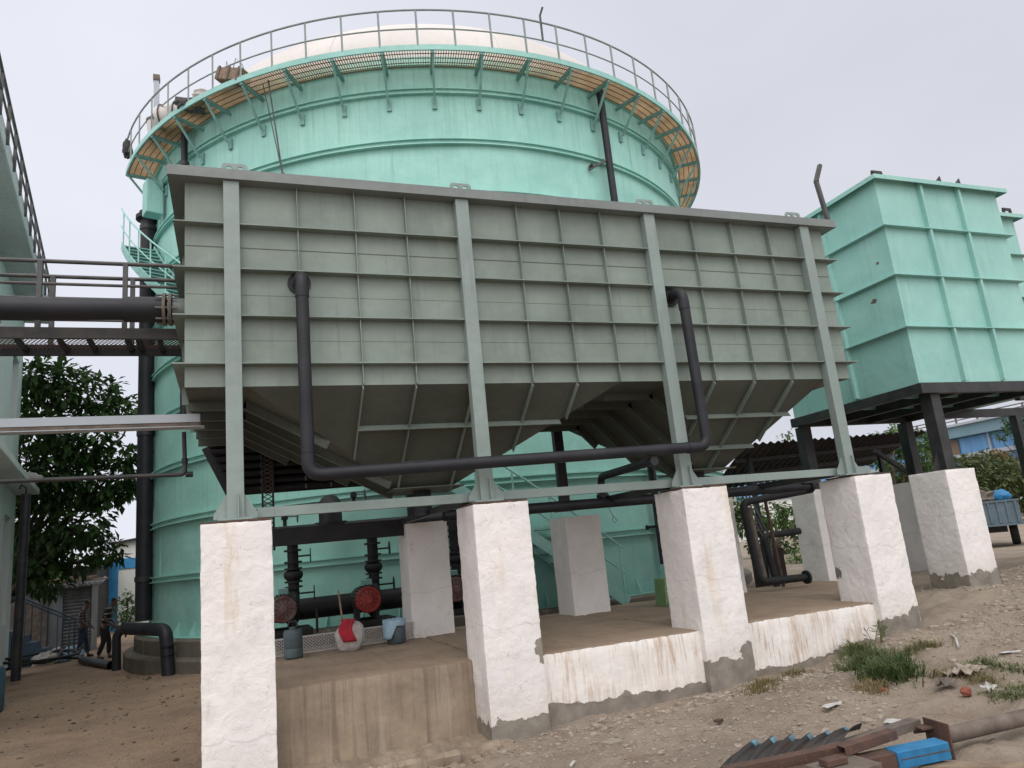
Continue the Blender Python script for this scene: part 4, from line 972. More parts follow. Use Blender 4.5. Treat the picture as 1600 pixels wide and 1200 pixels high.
# ------------------------------------------------------------------ pumps under the tank
MB().box((.1, 11.55, -.3), (4.3, 12.9, .66)).build('pump_plinth', m_plinth, label='dark concrete block carrying the row of pumps', cat='plinth', bevel=.02)
def pump(x, lab, redm):
    t = thing('pump_set', lab, 'pump', (x, 12.2, .66), 'pumps on the concrete block')
    z = 1.06
    MB().lathe([(0, -.34), (.17, -.34), (.2, -.3), (.2, .3), (0, .34)], (x, 12.2, z), 28, axis=(0, 1, 0)).build('motor', m_blackd, t)
    fc = MB().lathe([(0, -.06), (.05, -.06), (.06, -.03), (.15, -.02), (.165, -.03), (.19, -.02), (.2, .04), (.2, .12), (.17, .12)], (x, 11.86, z), 30, axis=(0, 1, 0)).build('fan_cover', redm, t)
    for k_ in range(12):
        a = 2*PI*k_/12; MB().bar((x+.06*math.cos(a), 11.835, z+.06*math.sin(a)), (x+.15*math.cos(a), 11.835, z+.15*math.sin(a)), .008, .008).build('grille_bar', m_blackd, fc)
    for k_ in range(14):
        a = PI*k_/13; MB().bar((x+.2*math.cos(a), 11.98, z+.2*math.sin(a)), (x+.225*math.cos(a), 11.98, z+.225*math.sin(a)), .01, .4, up=(0, 1, 0)).build('cooling_fin', m_blackd, t)
    MB().box((x-.05, 12.0, z+.2), (x+.09, 12.25, z+.3)).build('terminal_box', m_tealsteel, t, bevel=.01)
    MB().lathe([(0, -.1), (.2, -.1), (.27, -.05), (.27, .05), (.2, .1), (0, .1)], (x+.16, 12.42, z-.02), 26, axis=(1, 0, 0)).build('casing', m_blackd, t)
    MB().box((x-.3, 11.85, .665), (x+.42, 12.6, .76)).build('base_frame', m_blackd, t, bevel=.01)
    for dx in (-.15, .15): MB().box((x+dx-.03, 12.0, .761), (x+dx+.03, 12.3, .92)).build('foot', m_blackd, t)
    xr = x+.2
    rz = MB().tube([(xr, 12.45, 1.15), (xr, 12.45, 2.25)], .085, 18).build('riser', m_blackd, t)
    for z_ in (1.34, 1.42, 1.62, 1.72, 1.9, 2.0): MB().lathe([(0, 0), (.135, 0), (.135, .03), (0, .03)], (xr, 12.45, z_), 20).build('flange', m_blackd, t)
    MB().lathe([(.085, 1.44), (.14, 1.5), (.15, 1.54), (.14, 1.58), (.085, 1.62)], (xr, 12.45, 0), 20).build('check_valve', m_blackd, t)
    for z_, off in ((1.82, .26), (1.25, .30)):
        MB().cyl((xr, 12.45, z_), (xr+off, 12.35, z_), .014, 8).build('valve_stem', m_blackd, t)
        hw = MB().tube([Vector((xr+off, 12.35, z_))+Vector((.25*math.cos(a)*.1*.3, .09*math.cos(a), .10*math.sin(a))) for a in [2*PI*k_/24 for k_ in range(24)]], .009, 7, closed=True)
        for k_ in range(3):
            a = PI*k_/3; hw.bar((xr+off, 12.35-.09*math.cos(a), z_-.1*math.sin(a)), (xr+off, 12.35+.09*math.cos(a), z_+.1*math.sin(a)), .008, .008)
        hw.build('handwheel', m_blackd, t)
m_redpump = mat('red_fan_cover', (.40, .05, .035, 1), (.24, .03, .025, 1), 6, .45, .05)
m_dullred = mat('dull_red_cover', (.16, .04, .035, 1), (.20, .16, .15, 1), 5, .6, .1)
pump(1.92, 'black pump with a bright red round fan cover between the first two piers', m_redpump)
pump(.66, 'black pump with a dull red and grey cover half hidden by the first pier', m_dullred)
pump(3.32, 'dark pump with a red cover peeking between rear pier and second front pier', m_dullred)
mp_ = thing('manifold', 'dark horizontal suction pipe with big elbow running behind the pumps', 'pipe', (2, 13, .95))
MB().tube([(-.2, 13.0, .98), (4.2, 13.0, .98)], .17, 18).build('suction_pipe', m_blackd, mp_)
MB().tube([(-.2, 12.6, 2.2), (3.6, 12.6, 2.22)], .11, 18).build('discharge_pipe', m_blackd, mp_)
MB().tube(rounded([(1.72, 14.35, 2.62), (1.5, 12.75, 2.62), (1.5, 12.7, 2.2)], .25, 8), .19, 22).build('elbow', m_blackd, mp_)
MB().lathe([(0, 0), (.27, 0), (.27, .05), (0, .05)], (1.5, 12.7, 2.28), 24).build('flange', m_blackd, mp_)
for x in (1.15, 2.9): MB().bar((x, 12.0, -.1), (x, 12.0, 1.0), .035, .035).build('support_leg', m_blackd, mp_)
def valve(x, y, z, lab):
    t = thing('gate_valve', lab, 'valve', (x, y, z), 'small valves on top of the pipework')
    MB().cyl((x, y, z), (x, y, z+.2), .03, 10).box((x-.05, y-.05, z+.1), (x+.05, y+.05, z+.18)).build('body', m_blackd, t)
    hw = MB().tube([Vector((x+.2, y+.07*math.cos(a), z+.14+.09*math.sin(a))) for a in [2*PI*k_/20 for k_ in range(20)]], .01, 6, closed=True).bar((x+.05, y, z+.14), (x+.2, y, z+.14), .015, .015).bar((x+.2, y, z+.05), (x+.2, y, z+.23), .01, .01)
    hw.build('handwheel', m_railgrey, t)
v1 = at(553, 786, 13.3); valve(v1.x, 13.3, v1.z, 'small valve with handwheel on the big pipe elbow above the pumps')
v2 = at(445, 822, 12.6); valve(v2.x, 12.6, v2.z, 'small valve with handwheel beside the far left front pier')
b = MB().box((.45, 10.36, .55), (2.22, 10.366, .75))
def jali():
    mb = MB(); x = .42; W = .045
    for i in range(41):
        for j in range(5):
            x_ = .42+i*W; z_ = .57+j*.038
            mb.bar((x_, 10.36, z_), (x_+W, 10.36, z_+.038), .01, .006, up=(0, 1, 0)).bar((x_+W, 10.36, z_), (x_, 10.36, z_+.038), .01, .006, up=(0, 1, 0))
    mb.box((.42, 10.35, .556), (2.27, 10.37, .57)).box((.42, 10.35, .755), (2.27, 10.37, .772)); return mb
jali().build('kick_board', m_jali, label='low pale lattice strip on the platform edge in front of the pumps', cat='panel')
# bucket, sack, jar
t = thing('jerrycan', 'dull grey green plastic can on the platform beside the first pier', 'can', (.66, 9.95, .55))
MB().lathe([(0, 0), (.10, 0), (.115, .02), (.115, .1), (.108, .12), (.115, .14), (.115, .31), (.10, .34), (.045, .345), (.045, .37), (0, .37)], (.66, 9.95, .556), 24).build('body', m_pail, t)
MB().tube([(.60, 9.95, .93), (.62, 9.95, .99), (.70, 9.95, .99), (.72, 9.95, .93)], .012, 6).build('handle', m_black, t)
b = MB(); blob(b, (1.36, 10.0, .72), .19, (1, .9, 1.05), 4, amp=.15); b.build('sack', m_sack, label='round white sack on the platform with a red cloth over it', cat='sack')
b = MB()
vs = []; 
for i in range(13):
    for j in range(9):
        u_ = j/8-.5; th = -.2+2.0*i/12
        r_ = .20*(1+.06*noise.noise(Vector((i*.5, j*.5, 1)))); x = 1.31+u_*.17+.03*math.sin(i*.6)
        vs.append((x, 10.0-r_*math.sin(th)*.93-.005, .72+r_*math.cos(th)*1.06))
b.add(vs, [(i*9+j, i*9+j+1, (i+1)*9+j+1, (i+1)*9+j) for i in range(12) for j in range(8)], 0, True); b.build('red_cloth', m_redcloth, label='red cloth draped over the round white sack', cat='cloth', thick=.006)
MB().tube([(1.28, 10.02, .88), (1.25, 10.1, 1.3)], .012, 6).build('stick', m_wood, label='wooden stick standing up out of the white sack', cat='stick')
t = thing('jar', 'dark glassy jar on the platform beside the rear pier', 'jar', (1.97, 10.1, .55))
MB().lathe([(0, 0), (.115, 0), (.125, .03), (.125, .2), (.1, .25), (.1, .28), (0, .28)], (1.97, 10.1, .556), 22).build('body', m_pail, t)
b = MB(); vs = []
for i in range(15):
    for j in range(12):
        a = 2*PI*j/12; r_ = .02+.13*min(1, i/6); z = .85-.0*i if i < 6 else .85-.028*(i-6)*(1.0 if 3 < j < 9 else .35)
        vs.append((1.95+r_*math.cos(a)*(1+.15*noise.noise(Vector((i, j, 0)))), 10.09+r_*math.sin(a), z+.03*noise.noise(Vector((i*.7, j*.9, 5)))))
b.add(vs, [(i*12+j, i*12+(j+1) % 12, (i+1)*12+(j+1) % 12, (i+1)*12+j) for i in range(14) for j in range(12)], 0, True)
b.build('rag', m_bluecloth, label='pale blue rag draped over the dark jar', cat='rag', thick=.004)
t = thing('plastic_stool', 'light green plastic stool half hidden behind the third front pier', 'stool', (6.1, 10.0, .55))
MB().prism([(5.96, 9.9, .56), (6.3, 9.9, .56), (6.27, 9.9, .95), (5.99, 9.9, .95)], (0, .3, 0)).build('side', m_greenplastic, t); MB().box((5.98, 9.86, .556), (6.30, 10.24, .6)).build('foot_rim', m_greenplastic, t)

# ------------------------------------------------------------------ trees and bushes
def leaf_clump(mb, c, r, n, size, droop=.3):
    for _ in range(n):
        d = Vector((random.gauss(0, 1), random.gauss(0, 1), random.gauss(0, 1)))
        if d.length < 1e-3: continue
        d.normalize(); rr = r*(rnd(.25, 1)**.5)*(1+.35*noise.noise(d*2.3+Vector(c)))
        p = Vector(c)+Vector((d.x, d.y, d.z*.8))*rr
        ax = (d+Vector((rnd(-1, 1), rnd(-1, 1), rnd(-1, .4)-droop))*.9).normalized()
        sd = ax.cross(Vector((rnd(-.4, .4), rnd(-.4, .4), 1))).normalized(); up = sd.cross(ax)
        L_ = size*rnd(.45, 1.3); W_ = L_*.26
        q = [p, p+ax*L_*.45+sd*W_+up*L_*.06, p+ax*L_-up*L_*.12, p+ax*L_*.45-sd*W_+up*L_*.06]
        mb.add(q, [(0, 1, 2), (0, 2, 3)])
def limb(mb, a, b_, r0, r1, k=6, wob=.12):
    a, b_ = Vector(a), Vector(b_); L_ = (b_-a).length; pts = []
    for i in range(k+1):
        t = i/k; p = a.lerp(b_, t)+Vector((0, 0, math.sin(t*PI)*L_*.06))
        if 0 < i < k: p += Vector((rnd(-1, 1), rnd(-1, 1), rnd(-1, 1)))*wob*L_*.25
        pts.append(p)
    mb.tube(pts, [r0+(r1-r0)*i/k for i in range(k+1)], 8)
def tree(name, lab, base, clumps, m_leaf, size, dens, tr=.16, group=None, fork=.35, cat='tree'):
    t = thing(name, lab, cat, base, group)
    cen = sum((Vector(c) for c, r in clumps), Vector())/len(clumps)
    f = Vector(base).lerp(cen, fork); f.z = max(f.z, base[2]+.2)
    b = MB(); limb(b, base, f, tr, tr*.7)
    for c, r in clumps: limb(b, f, Vector(c)-Vector((0, 0, r*.2)), tr*.45, .02, 6, .2)
    b.build('trunk', m_bark, t)
    b = MB()
    for c, r in clumps:
        leaf_clump(b, c, r, int(dens*r*r*10), size)
        for _ in range(5):
            d = Vector((rnd(-1, 1), rnd(-1, 1), rnd(-.6, .8))).normalized(); leaf_clump(b, Vector(c)+d*r*.95, r*.34, int(dens*r*r*1.0), size)
    b.build('crown', m_leaf, t)
    return t
def cpx(l, Y0, jit=1.2):
    out = []
    for x, y, r in l:
        Y = Y0+rnd(-jit, jit); c = at(x, y, Y); dep = (c-Vector((0, 0, 1.6))).length; out.append((c, r*dep/1200))
    return out
tb = on_ground(58, 1012)
tree('broadleaf_tree', 'dark broad leaved tree between the mint building and the tall black pipe', (-7.2, 26.0, -.4),
     cpx([(90, 600, 42), (60, 590, 34), (150, 615, 34), (182, 640, 24), (60, 670, 50), (125, 680, 48), (190, 712, 22), (100, 745, 52), (165, 755, 40), (60, 815, 46), (125, 815, 40), (200, 748, 20), (120, 866, 34), (50, 755, 52), (50, 880, 36), (165, 862, 22), (75, 905, 26), (185, 770, 22), (212, 640, 10)], 25.2), m_leafdark, .29, 46, .22)
tree('bushy_shrub', 'bright green leafy shrub growing between the men and the tall pipe', at(196, 990, 26.5)-Vector((0, 0, .1)), cpx([(196, 950, 16), (190, 970, 16), (206, 968, 14), (200, 935, 10), (212, 950, 8)], 26.5, .3), m_leafbush, .12, 110, .03, cat='shrub')
tree('bushy_shrub', 'yellow green shrub growing over the corrugated shed roof', at(70, 925, 30), cpx([(60, 905, 18), (85, 900, 16), (100, 908, 12), (45, 900, 16)], 30.2, .4), m_leafbush, .16, 110, .03, cat='shrub')
gR = 'trees growing beyond the yard on the right'
tree('bushy_tree', 'olive green tree below the blue flyover with a bronze tinted top', at(1520, 800, 34), cpx([(1500, 735, 24), (1535, 728, 24), (1570, 745, 26), (1510, 765, 26), (1550, 775, 28), (1590, 775, 24), (1480, 755, 24), (1600, 745, 24), (1530, 795, 20), (1500, 790, 16)], 34, 2), m_leafolive, .36, 48, .2, gR)
tree('bronze_tree', 'tree with bronze and yellow leaves beside the flyover edge', at(1555, 790, 37), cpx([(1545, 720, 16), (1560, 716, 13), (1575, 728, 13)], 37, 1), m_leaforange, .3, 45, .14, gR)
tree('bushy_tree', 'mid green tree seen between the two right hand white piers', at(1395, 800, 30), cpx([(1385, 715, 20), (1400, 740, 20), (1412, 700, 16), (1378, 690, 16), (1400, 675, 12), (1440, 690, 16), (1450, 720, 20), (1425, 740, 18)], 30, 2), m_leafmid, .28, 60, .15, gR)
tree('feathery_tree', 'feathery dark branch tips reaching in from the right edge below the box tank', at(1650, 830, 40), cpx([(1585, 665, 14), (1605, 650, 16), (1565, 680, 9), (1620, 690, 20), (1600, 690, 10)], 40, 1), m_leafdark, .3, 26, .15, gR)
tree('bushy_tree', 'dense green tree behind the rectangular pipe loop', at(1210, 880, 26), cpx([(1170, 815, 26), (1205, 805, 24), (1240, 815, 24), (1185, 850, 18), (1230, 850, 16), (1260, 800, 20), (1150, 790, 16)], 27, 2), m_leafmid, .24, 70, .14, gR)
tree('bushy_shrub', 'yellow green bush at ground level behind the smaller bent pipe', at(1240, 905, 20), cpx([(1240, 885, 18), (1228, 900, 12), (1250, 865, 12)], 20, .4), m_leafbush, .12, 170, .03, cat='shrub')
tree('small_tree', 'small leafy treetop showing above the dark corrugated roof', at(1260, 800, 24), cpx([(1225, 685, 9), (1232, 678, 6), (1262, 690, 8)], 24, .5), m_leafmid, .16, 60, .05, gR)
# distant line of vegetation and low buildings
b = MB()
for i in range(150):
    a = math.radians(-75+150*i/149); R_ = rnd(105, 130)
    leaf_clump(b, (R_*math.sin(a), R_*math.cos(a), rnd(1.0, 3.5)), rnd(3, 5), 110, 1.3)
b.build('treeline', m_leafolive, kind='stuff', label='distant belt of trees along the horizon', cat='treeline')
t = thing('warehouse', 'pale distant shed with blue stripe glimpsed between the third and fourth piers', 'building', (30, 60, 0))
w0, w1 = at(1150, 765, 60), at(1330, 735, 60)
MB().box((w0.x, 60, -.3), (w1.x, 68, w0.z)).build('wall', m_white, t); MB().box((w0.x-.2, 59.8, w0.z-1.2), (w1.x+.2, 59.98, w0.z+.4)).build('fascia', m_fly, t)

# ------------------------------------------------------------------ flyover, trailer, far yard
def atX(px, py, X):
    d = Rm@np.array([px-800., 600.-py, -F]); k = X/d[0]; return Vector((X, d[1]*k, CAMZ+d[2]*k))
XF = 60
Z = lambda y: atX(1500, y, XF).z
t = thing('flyover', 'blue clad elevated viaduct crossing the background at the right', 'viaduct', (XF, 50, 0))
Y0f, Y1f = 15, 220
MB().box((XF-.8, Y0f, Z(684)), (XF+9, Y1f, Z(667))).build('girder', m_flyg, t)
b = MB(); n_ = 820
vs = []
for i in range(n_+1):
    y = Y0f+(Y1f-Y0f)*i/n_; vs += [(XF-.0+(.12 if i % 4 < 2 else 0), y, Z(712)), (XF+(.12 if i % 4 < 2 else 0), y, Z(685))]
b.add(vs, [(2*i, 2*i+1, 2*i+3, 2*i+2) for i in range(n_)]); b.build('cladding', m_fly, t)
MB().box((XF-.6, Y0f, Z(717)), (XF+.5, Y1f, Z(711))).build('ledge', m_flyc, t)
MB().box((XF+.2, Y0f, Z(727)), (XF+9, Y1f, Z(717)-.01)).build('soffit', m_fly, t)
MB().box((XF-1.1, Y0f, Z(667)+.01), (XF+9, Y1f, Z(663))).build('deck', m_flyc, t)
MB().box((XF-.02, 47, Z(711)), (XF-.01, 50.5, Z(686))).build('stained_panel', m_wood, t)
for y in range(30, 110, 7): MB().bar((XF-.1, y, Z(711)), (XF-.1, y, Z(684)), .15, .15).build('pilaster', m_flyc, t)
for z_ in (Z(653), Z(658)): MB().bar((XF-.9, Y0f, z_), (XF-.9, Y1f, z_), .09, .09).build('rail', m_galv, t)
for i in range(58): MB().bar((XF-.9, 24+2*i, Z(663)), (XF-.9, 24+2*i, Z(652)), .12, .12, up=(1, 0, 0)).build('rail_post', m_galv, t)
for y in (24, 56, 90, 125): MB().box((XF+2, y, -1), (XF+5, y+3, Z(727))).build('pillar', m_flyc, t)

g = Vector((20.75, 15.45, 0)); g.z = gz(g.x, g.y)
U = Vector((g.y, -g.x, 0)).normalized(); Wd = Vector((g.x, g.y, 0)).normalized()
def tp(u, w_, z): return g+U*u+Wd*w_+Vector((0, 0, z))
def tbox(mb, u0, u1, w0, w1, z0, z1):
    c = [tp(u0, w0, z0), tp(u1, w0, z0), tp(u1, w1, z0), tp(u0, w1, z0), tp(u0, w0, z1), tp(u1, w0, z1), tp(u1, w1, z1), tp(u0, w1, z1)]
    return mb.add(c, [(0, 3, 2, 1), (4, 5, 6, 7), (0, 1, 5, 4), (1, 2, 6, 5), (2, 3, 7, 6), (3, 0, 4, 7)])
t = thing('farm_trailer', 'slate grey tipping trailer parked in the yard behind the rightmost pier', 'trailer', g)
bd_ = tbox(tbox(tbox(tbox(tbox(MB(), -1.0, .5, 0, .04, .66, 1.28), -1.0, .5, 3, 3.04, .66, 1.28), -1.0, -.96, .041, 2.999, .66, 1.28), .46, .5, .041, 2.999, .66, 1.28), -1, .5, .041, 2.999, .62, .659).build('bed', m_trailer, t)
for u in (-.9, -.68, -.46, -.24, -.02, .2, .42): tbox(MB(), u-.025, u+.025, -.035, -.001, .68, 1.28).build('rib', m_trailer, bd_)
tbox(MB(), -1.03, .53, -.04, .06, 1.281, 1.33).build('top_rail', m_trailer, bd_); tbox(MB(), -1.03, .53, -.05, -.001, .60, .655).build('bottom_rail', m_trailer, bd_)
tbox(MB(), -.6, .1, .2, 2.8, .42, .61).build('chassis', m_blackd, t)
for u in (-.8, .25):
    w_ = MB().lathe([(.1, -.1), (.30, -.11), (.33, -.07), (.33, .07), (.30, .11), (.1, .1)], tp(u, 1.2, .33), 26, axis=U).build('wheel', m_tyre, t)
    MB().lathe([(0, -.05), (.16, -.07), (.17, .0), (.16, .07), (0, .05)], tp(u, 1.2, .33), 18, axis=U).build('rim', m_trailer, w_)
t = thing('tractor', 'red tractor cut by the right edge of the frame next to the grey trailer', 'tractor', tp(1.1, 1.0, 0))
tbox(MB(), .85, 2.4, 1.2, 2.0, .85, 1.15).build('body', m_red, t, bevel=.05)
for u, w_, r in ((1.05, 1.6, .45), (2.3, 1.6, .4)): 
    wh = MB().lathe([(.2, -.13), (r*.92, -.15), (r, -.08), (r, .08), (r*.92, .15), (.2, .13)], tp(u, w_-.6, r), 26, axis=Wd).build('wheel', m_tyre, t)
    MB().lathe([(0, -.06), (.2, -.1), (.22, .1), (0, .06)], tp(u, w_-.6, r), 18, axis=Wd).build('rim', m_roofd, wh)
    tbox(MB(), u-.45*r, u+.45*r, w_-.75, w_-.4, r*2+.03, r*2+.07).build('mudguard', m_red, t)
b = MB(); blob(b, tp(.12, 2.6, 1.45), .3, (1, 1, .7), 2, amp=.2); b.build('blue_sack', m_bluejunk, label='rounded blue sack piled at the end of the grey trailer', cat='sack')
b = MB(); blob(b, tp(-.75, 1.6, 1.3), .45, (.9, 1.6, .9), 6, amp=.6); b.build('brick_load', m_rustl, kind='stuff', label='brown heap of bricks and soil loaded in the trailer', cat='load')
t = thing('hazard_banner', 'small orange and white banner behind the fourth front pier', 'banner', at(1402, 815, 20))
c = at(1402, 806, 20); MB().box((c.x-.3, 20, c.z-.2), (c.x+.35, 20.02, c.z+.22)).build('cloth', mat('orange_cloth', (.75, .22, .10, 1), (.7, .5, .4, 1), 3, .8, .1), t); MB().bar((c.x+.38, 20.01, 0), (c.x+.38, 20.01, c.z+.4), .04, .04).build('pole', m_wood, t)
c = at(1218, 895, 13); MB().box((c.x-.28, 13, .1), (c.x+.2, 13.5, at(1218, 856, 13).z)).build('metal_bin', m_roofd, label='dark square metal bin behind the pipe loop', cat='bin', bevel=.02)
t = thing('pipe_stand', 'thin parallel conduit pipes sloping down behind the rectangular pipe loop', 'pipes', at(1180, 860, 12))
for k_ in range(3): MB().tube([at(1158+5*k_, 770, 12), at(1176+5*k_, 812-3*k_, 12), at(1196+4*k_, 845, 12.2), at(1204+3*k_, 905, 12.2)], .018, 7).build('conduit', m_galv, t)

# ------------------------------------------------------------------ people
def shirt_mat(name, c1, c2, kind):
    n = NT(name); x = n.xyz()
    def band(o, sc, lo): 
        return n.ramp(n.math('SINE', n.math('MULTIPLY', o, sc)), lo, lo+.15, 0, 1)
    f = band(x[2], 42 if kind == 'stripe' else 75, .72 if kind == 'stripe' else .1)
    if kind == 'check': f = n.math('MULTIPLY', n.math('ADD', f, band(x[0], 75, .1)), .5)
    c = n.mix(f, c1, c2); n.bump(n.noise(14, 3), .4, .02); return n.out(c, .9)
m_check = shirt_mat('checked_shirt', (.04, .035, .045, 1), (.22, .17, .17, 1), 'check')
m_stripe = shirt_mat('striped_shirt', (.012, .012, .014, 1), (.30, .30, .28, 1), 'stripe')
def skin(name, m, verts, edges, parent, sub=2, root=0):
    me = bpy.data.meshes.new(name); pw = parent['_w']
    me.from_pydata([tuple(Vector(v[0])-Vector(pw)) for v in verts], edges, []); o = bpy.data.objects.new(name, me); col.objects.link(o)
    o.parent = parent; o['_w'] = pw
    md = o.modifiers.new('skin', 'SKIN'); md.use_smooth_shade = True
    for i, v in enumerate(verts):
        r = v[1]; sv = me.skin_vertices[0].data[i]; sv.radius = r if isinstance(r, tuple) else (r, r); sv.use_root = (i == root)
    sb = o.modifiers.new('sub', 'SUBSURF'); sb.levels = sb.render_levels = sub
    me.materials.append(m); return o
def person(lab, base, ang, lean, m_shirt, m_pants, arms, legs):
    t = thing('person', lab, 'person', base)
    Fw = Vector((math.cos(ang), math.sin(ang), 0)); Sd = Vector((-Fw.y, Fw.x, 0)); B = Vector(base)
    def q(f, s_, z): return B+Fw*f+Sd*s_+Vector((0, 0, z))
    lf = lambda z: lean*max(0, z-.86)**1.2
    pel, wai, che, nec, hd0, hd1 = q(0, 0, .88), q(lf(1.02), 0, 1.02), q(lf(1.26), 0, 1.26), q(lf(1.42)+.01, 0, 1.42), q(lf(1.50)+.03, 0, 1.50), q(lf(1.6)+.035, 0, 1.585)
    V = [(pel, (.13, .10)), (wai, (.125, .095)), (che, (.15, .11)), (nec, .05), (hd0, (.07, .085)), (hd1, (.072, .088)), (q(lf(1.6)+.03, 0, 1.64), .05)]; E = [(i, i+1) for i in range(6)]
    V.append((hd0+Fw*.10+Vector((0, 0, .03)), .014)); E.append((4, 7))
    hips = []
    for s_ in (1, -1):
        kx, kz, fx = legs[0 if s_ > 0 else 1]
        i = len(V); V += [(q(.0, .09*s_, .82), .085), (q(kx, .10*s_, kz), .056), (q(fx, .10*s_, .09), .038), (q(fx+.13, .11*s_, .035), .032)]; E += [(0, i), (i, i+1), (i+1, i+2), (i+2, i+3)]
        el, wr = arms[0 if s_ > 0 else 1]; sh = q(lf(1.36), .19*s_, 1.36)
        j = len(V); e_ = q(*el[:1], el[1]*s_, el[2]); w_ = q(wr[0], wr[1]*s_, wr[2]); hd = (w_-e_).normalized()
        V += [(sh, .052), (e_, .04), (w_, .026), (w_+hd*.07, (.034, .016))]; E += [(2, j), (j, j+1), (j+1, j+2), (j+2, j+3)]
        for k_ in range(4):
            o_ = Sd*(k_-1.5)*.018; L_ = (.055, .065, .06, .045)[k_]; n_ = len(V)
            V += [(w_+hd*.085+o_, .009), (w_+hd*(.085+L_*.6)+o_*1.05+Fw*.008, .008), (w_+hd*(.085+L_)+o_*1.05+Fw*.02-Vector((0, 0, .008)), .007)]; E += [(j+3, n_), (n_, n_+1), (n_+1, n_+2)]
        n_ = len(V); V += [(w_+hd*.05+Fw*.03, .010), (w_+hd*.09+Fw*.045, .008)]; E += [(j+3, n_), (n_, n_+1)]
    body = skin('body', m_skin, V, E, t)
    # clothing shells
    T = [(q(0, 0, .85), (.145, .115)), (wai, (.145, .112)), (che, (.172, .128)), (q(lf(1.38), 0, 1.385), (.10, .07))]; TE = [(0, 1), (1, 2), (2, 3)]
    for s_ in (1, -1):
        el, wr = arms[0 if s_ > 0 else 1]; sh = q(lf(1.36), .185*s_, 1.355); e_ = q(el[0], el[1]*s_, el[2]); j = len(T)
        T += [(sh, .07), (sh.lerp(e_, .8), .056)]; TE += [(2, j), (j, j+1)]
        if m_shirt is m_check: w_ = q(wr[0], wr[1]*s_, wr[2]); T.append((e_.lerp(w_, .5), .046)); TE.append((j+1, j+2))
    skin('shirt', m_shirt, T, TE, t)
    T = [(q(0, 0, .93), (.136, .108)), (q(0, 0, .86), (.14, .11))]; TE = [(0, 1)]
    for s_ in (1, -1):
        kx, kz, fx = legs[0 if s_ > 0 else 1]; j = len(T)
        T += [(q(.0, .092*s_, .78), .098), (q(kx, .10*s_, kz), .074), (q(fx, .10*s_, .12), .062)]; TE += [(1, j), (j, j+1), (j+1, j+2)]
    skin('trousers', m_pants, T, TE, t)
    for s_ in (1, -1):
        kx, kz, fx = legs[0 if s_ > 0 else 1]
        skin('shoe', m_shoe, [(q(fx-.03, .10*s_, .05), .048), (q(fx+.08, .105*s_, .04), .045), (q(fx+.17, .115*s_, .03), .033)], [(0, 1), (1, 2)], t, 1)
        skin('ear', m_skin, [(hd0+Sd*.078*s_+Vector((0, 0, .035)), .012), (hd0+Sd*.082*s_+Vector((0, 0, .06)), .014)], [(0, 1)], body, 1)
        eb = MB().lathe([(0, -.011), (.011, 0), (0, .011)], hd0+Fw*.083+Sd*.03*s_+Vector((0, 0, .06)), 8); eb.build('eye', m_hair, body)

    skin('hair', m_hair, [(hd0-Fw*.035+Vector((0, 0, .04)), (.07, .06)), (hd1+Vector((0, 0, .01))-Fw*.012, (.085, .092)), (hd1+Vector((0, 0, .065))-Fw*.0, (.055, .06))], [(0, 1), (1, 2)], t)
    return t
gA = on_ground(128, 1028); gB = on_ground(162, 1030)
print('people', gA, gB)
person('man in a checked long sleeved shirt and jeans, left of the two men', gA, -.25, .12, m_check, m_jeans,
       [((-.03, .23, 1.10), (.12, .22, .90)), ((.0, .23, 1.10), (.16, .2, .95))], [(.05, .47, .12), (.0, .47, -.1)])
person('man in a dark polo shirt with pale stripes bending slightly forward, right of the two', gB, -.15, .32, m_stripe, m_trou,
       [((.08, .24, 1.08), (.26, .14, .90)), ((.08, .24, 1.08), (.26, .12, .88))], [(.10, .48, .10), (.02, .47, -.12)])
b = MB(); hx = gB+Vector((.36, -.1, .86)); b.bar(hx+Vector((-.12, 0, .05)), hx+Vector((.2, -.02, -.08)), .05, .05).bar(hx+Vector((.12, 0, .08)), hx+Vector((.22, 0, -.02)), .06, .06)
b.build('tool', m_railgrey, label='short grey tool held low in front of the man in stripes', cat='tool')

# ------------------------------------------------------------------ foreground junk
G = on_ground
def V3(px, py, lift=0., z0=0.): p = G(px, py, z0); p.z += lift; return p
t = thing('corrugated_sheet', 'dark bent corrugated sheet with faded blue crests lying over the rusty tubes', 'sheet', V3(1200, 1180))
A_, B_, C_, D_ = Vector((2.80, 4.50, .02)), Vector((3.26, 4.62, .13)), Vector((3.96, 4.26, .19)), Vector((3.74, 4.20, .15))
b = MB(); nu, nv = 84, 8; vs = []
for i in range(nu+1):
    u_ = i/nu
    for j in range(nv+1):
        v_ = j/nv
        top = B_.lerp(C_, u_); bot = A_.lerp(D_, u_*.9+.05)
        p = top.lerp(bot, v_); ph_ = (u_*6.5) % 1
        cr_ = max(0, 1-abs(ph_-.5)*5.0); p = p+Vector((0, 0, .034*(1-.75*v_)*min(1, cr_*1.6)+.01*math.sin(u_*7+v_*3)+.02*math.sin(v_*PI)))
        vs.append(p)
b.add(vs, [(i*(nv+1)+j, (i+1)*(nv+1)+j, (i+1)*(nv+1)+j+1, i*(nv+1)+j+1) for i in range(nu) for j in range(nv)])
for k_, f in enumerate(b.f):
    i = k_//nv; ph_ = ((i+.5)/nu*6.5) % 1
    b.mi[k_] = 1 if (.54 < ph_ < .68 and k_ % nv < 1) or (i < 7 and (k_ % nv) < 1) else 0
b.build('sheet', [m_sheet, m_sheetblue], t, thick=.003)
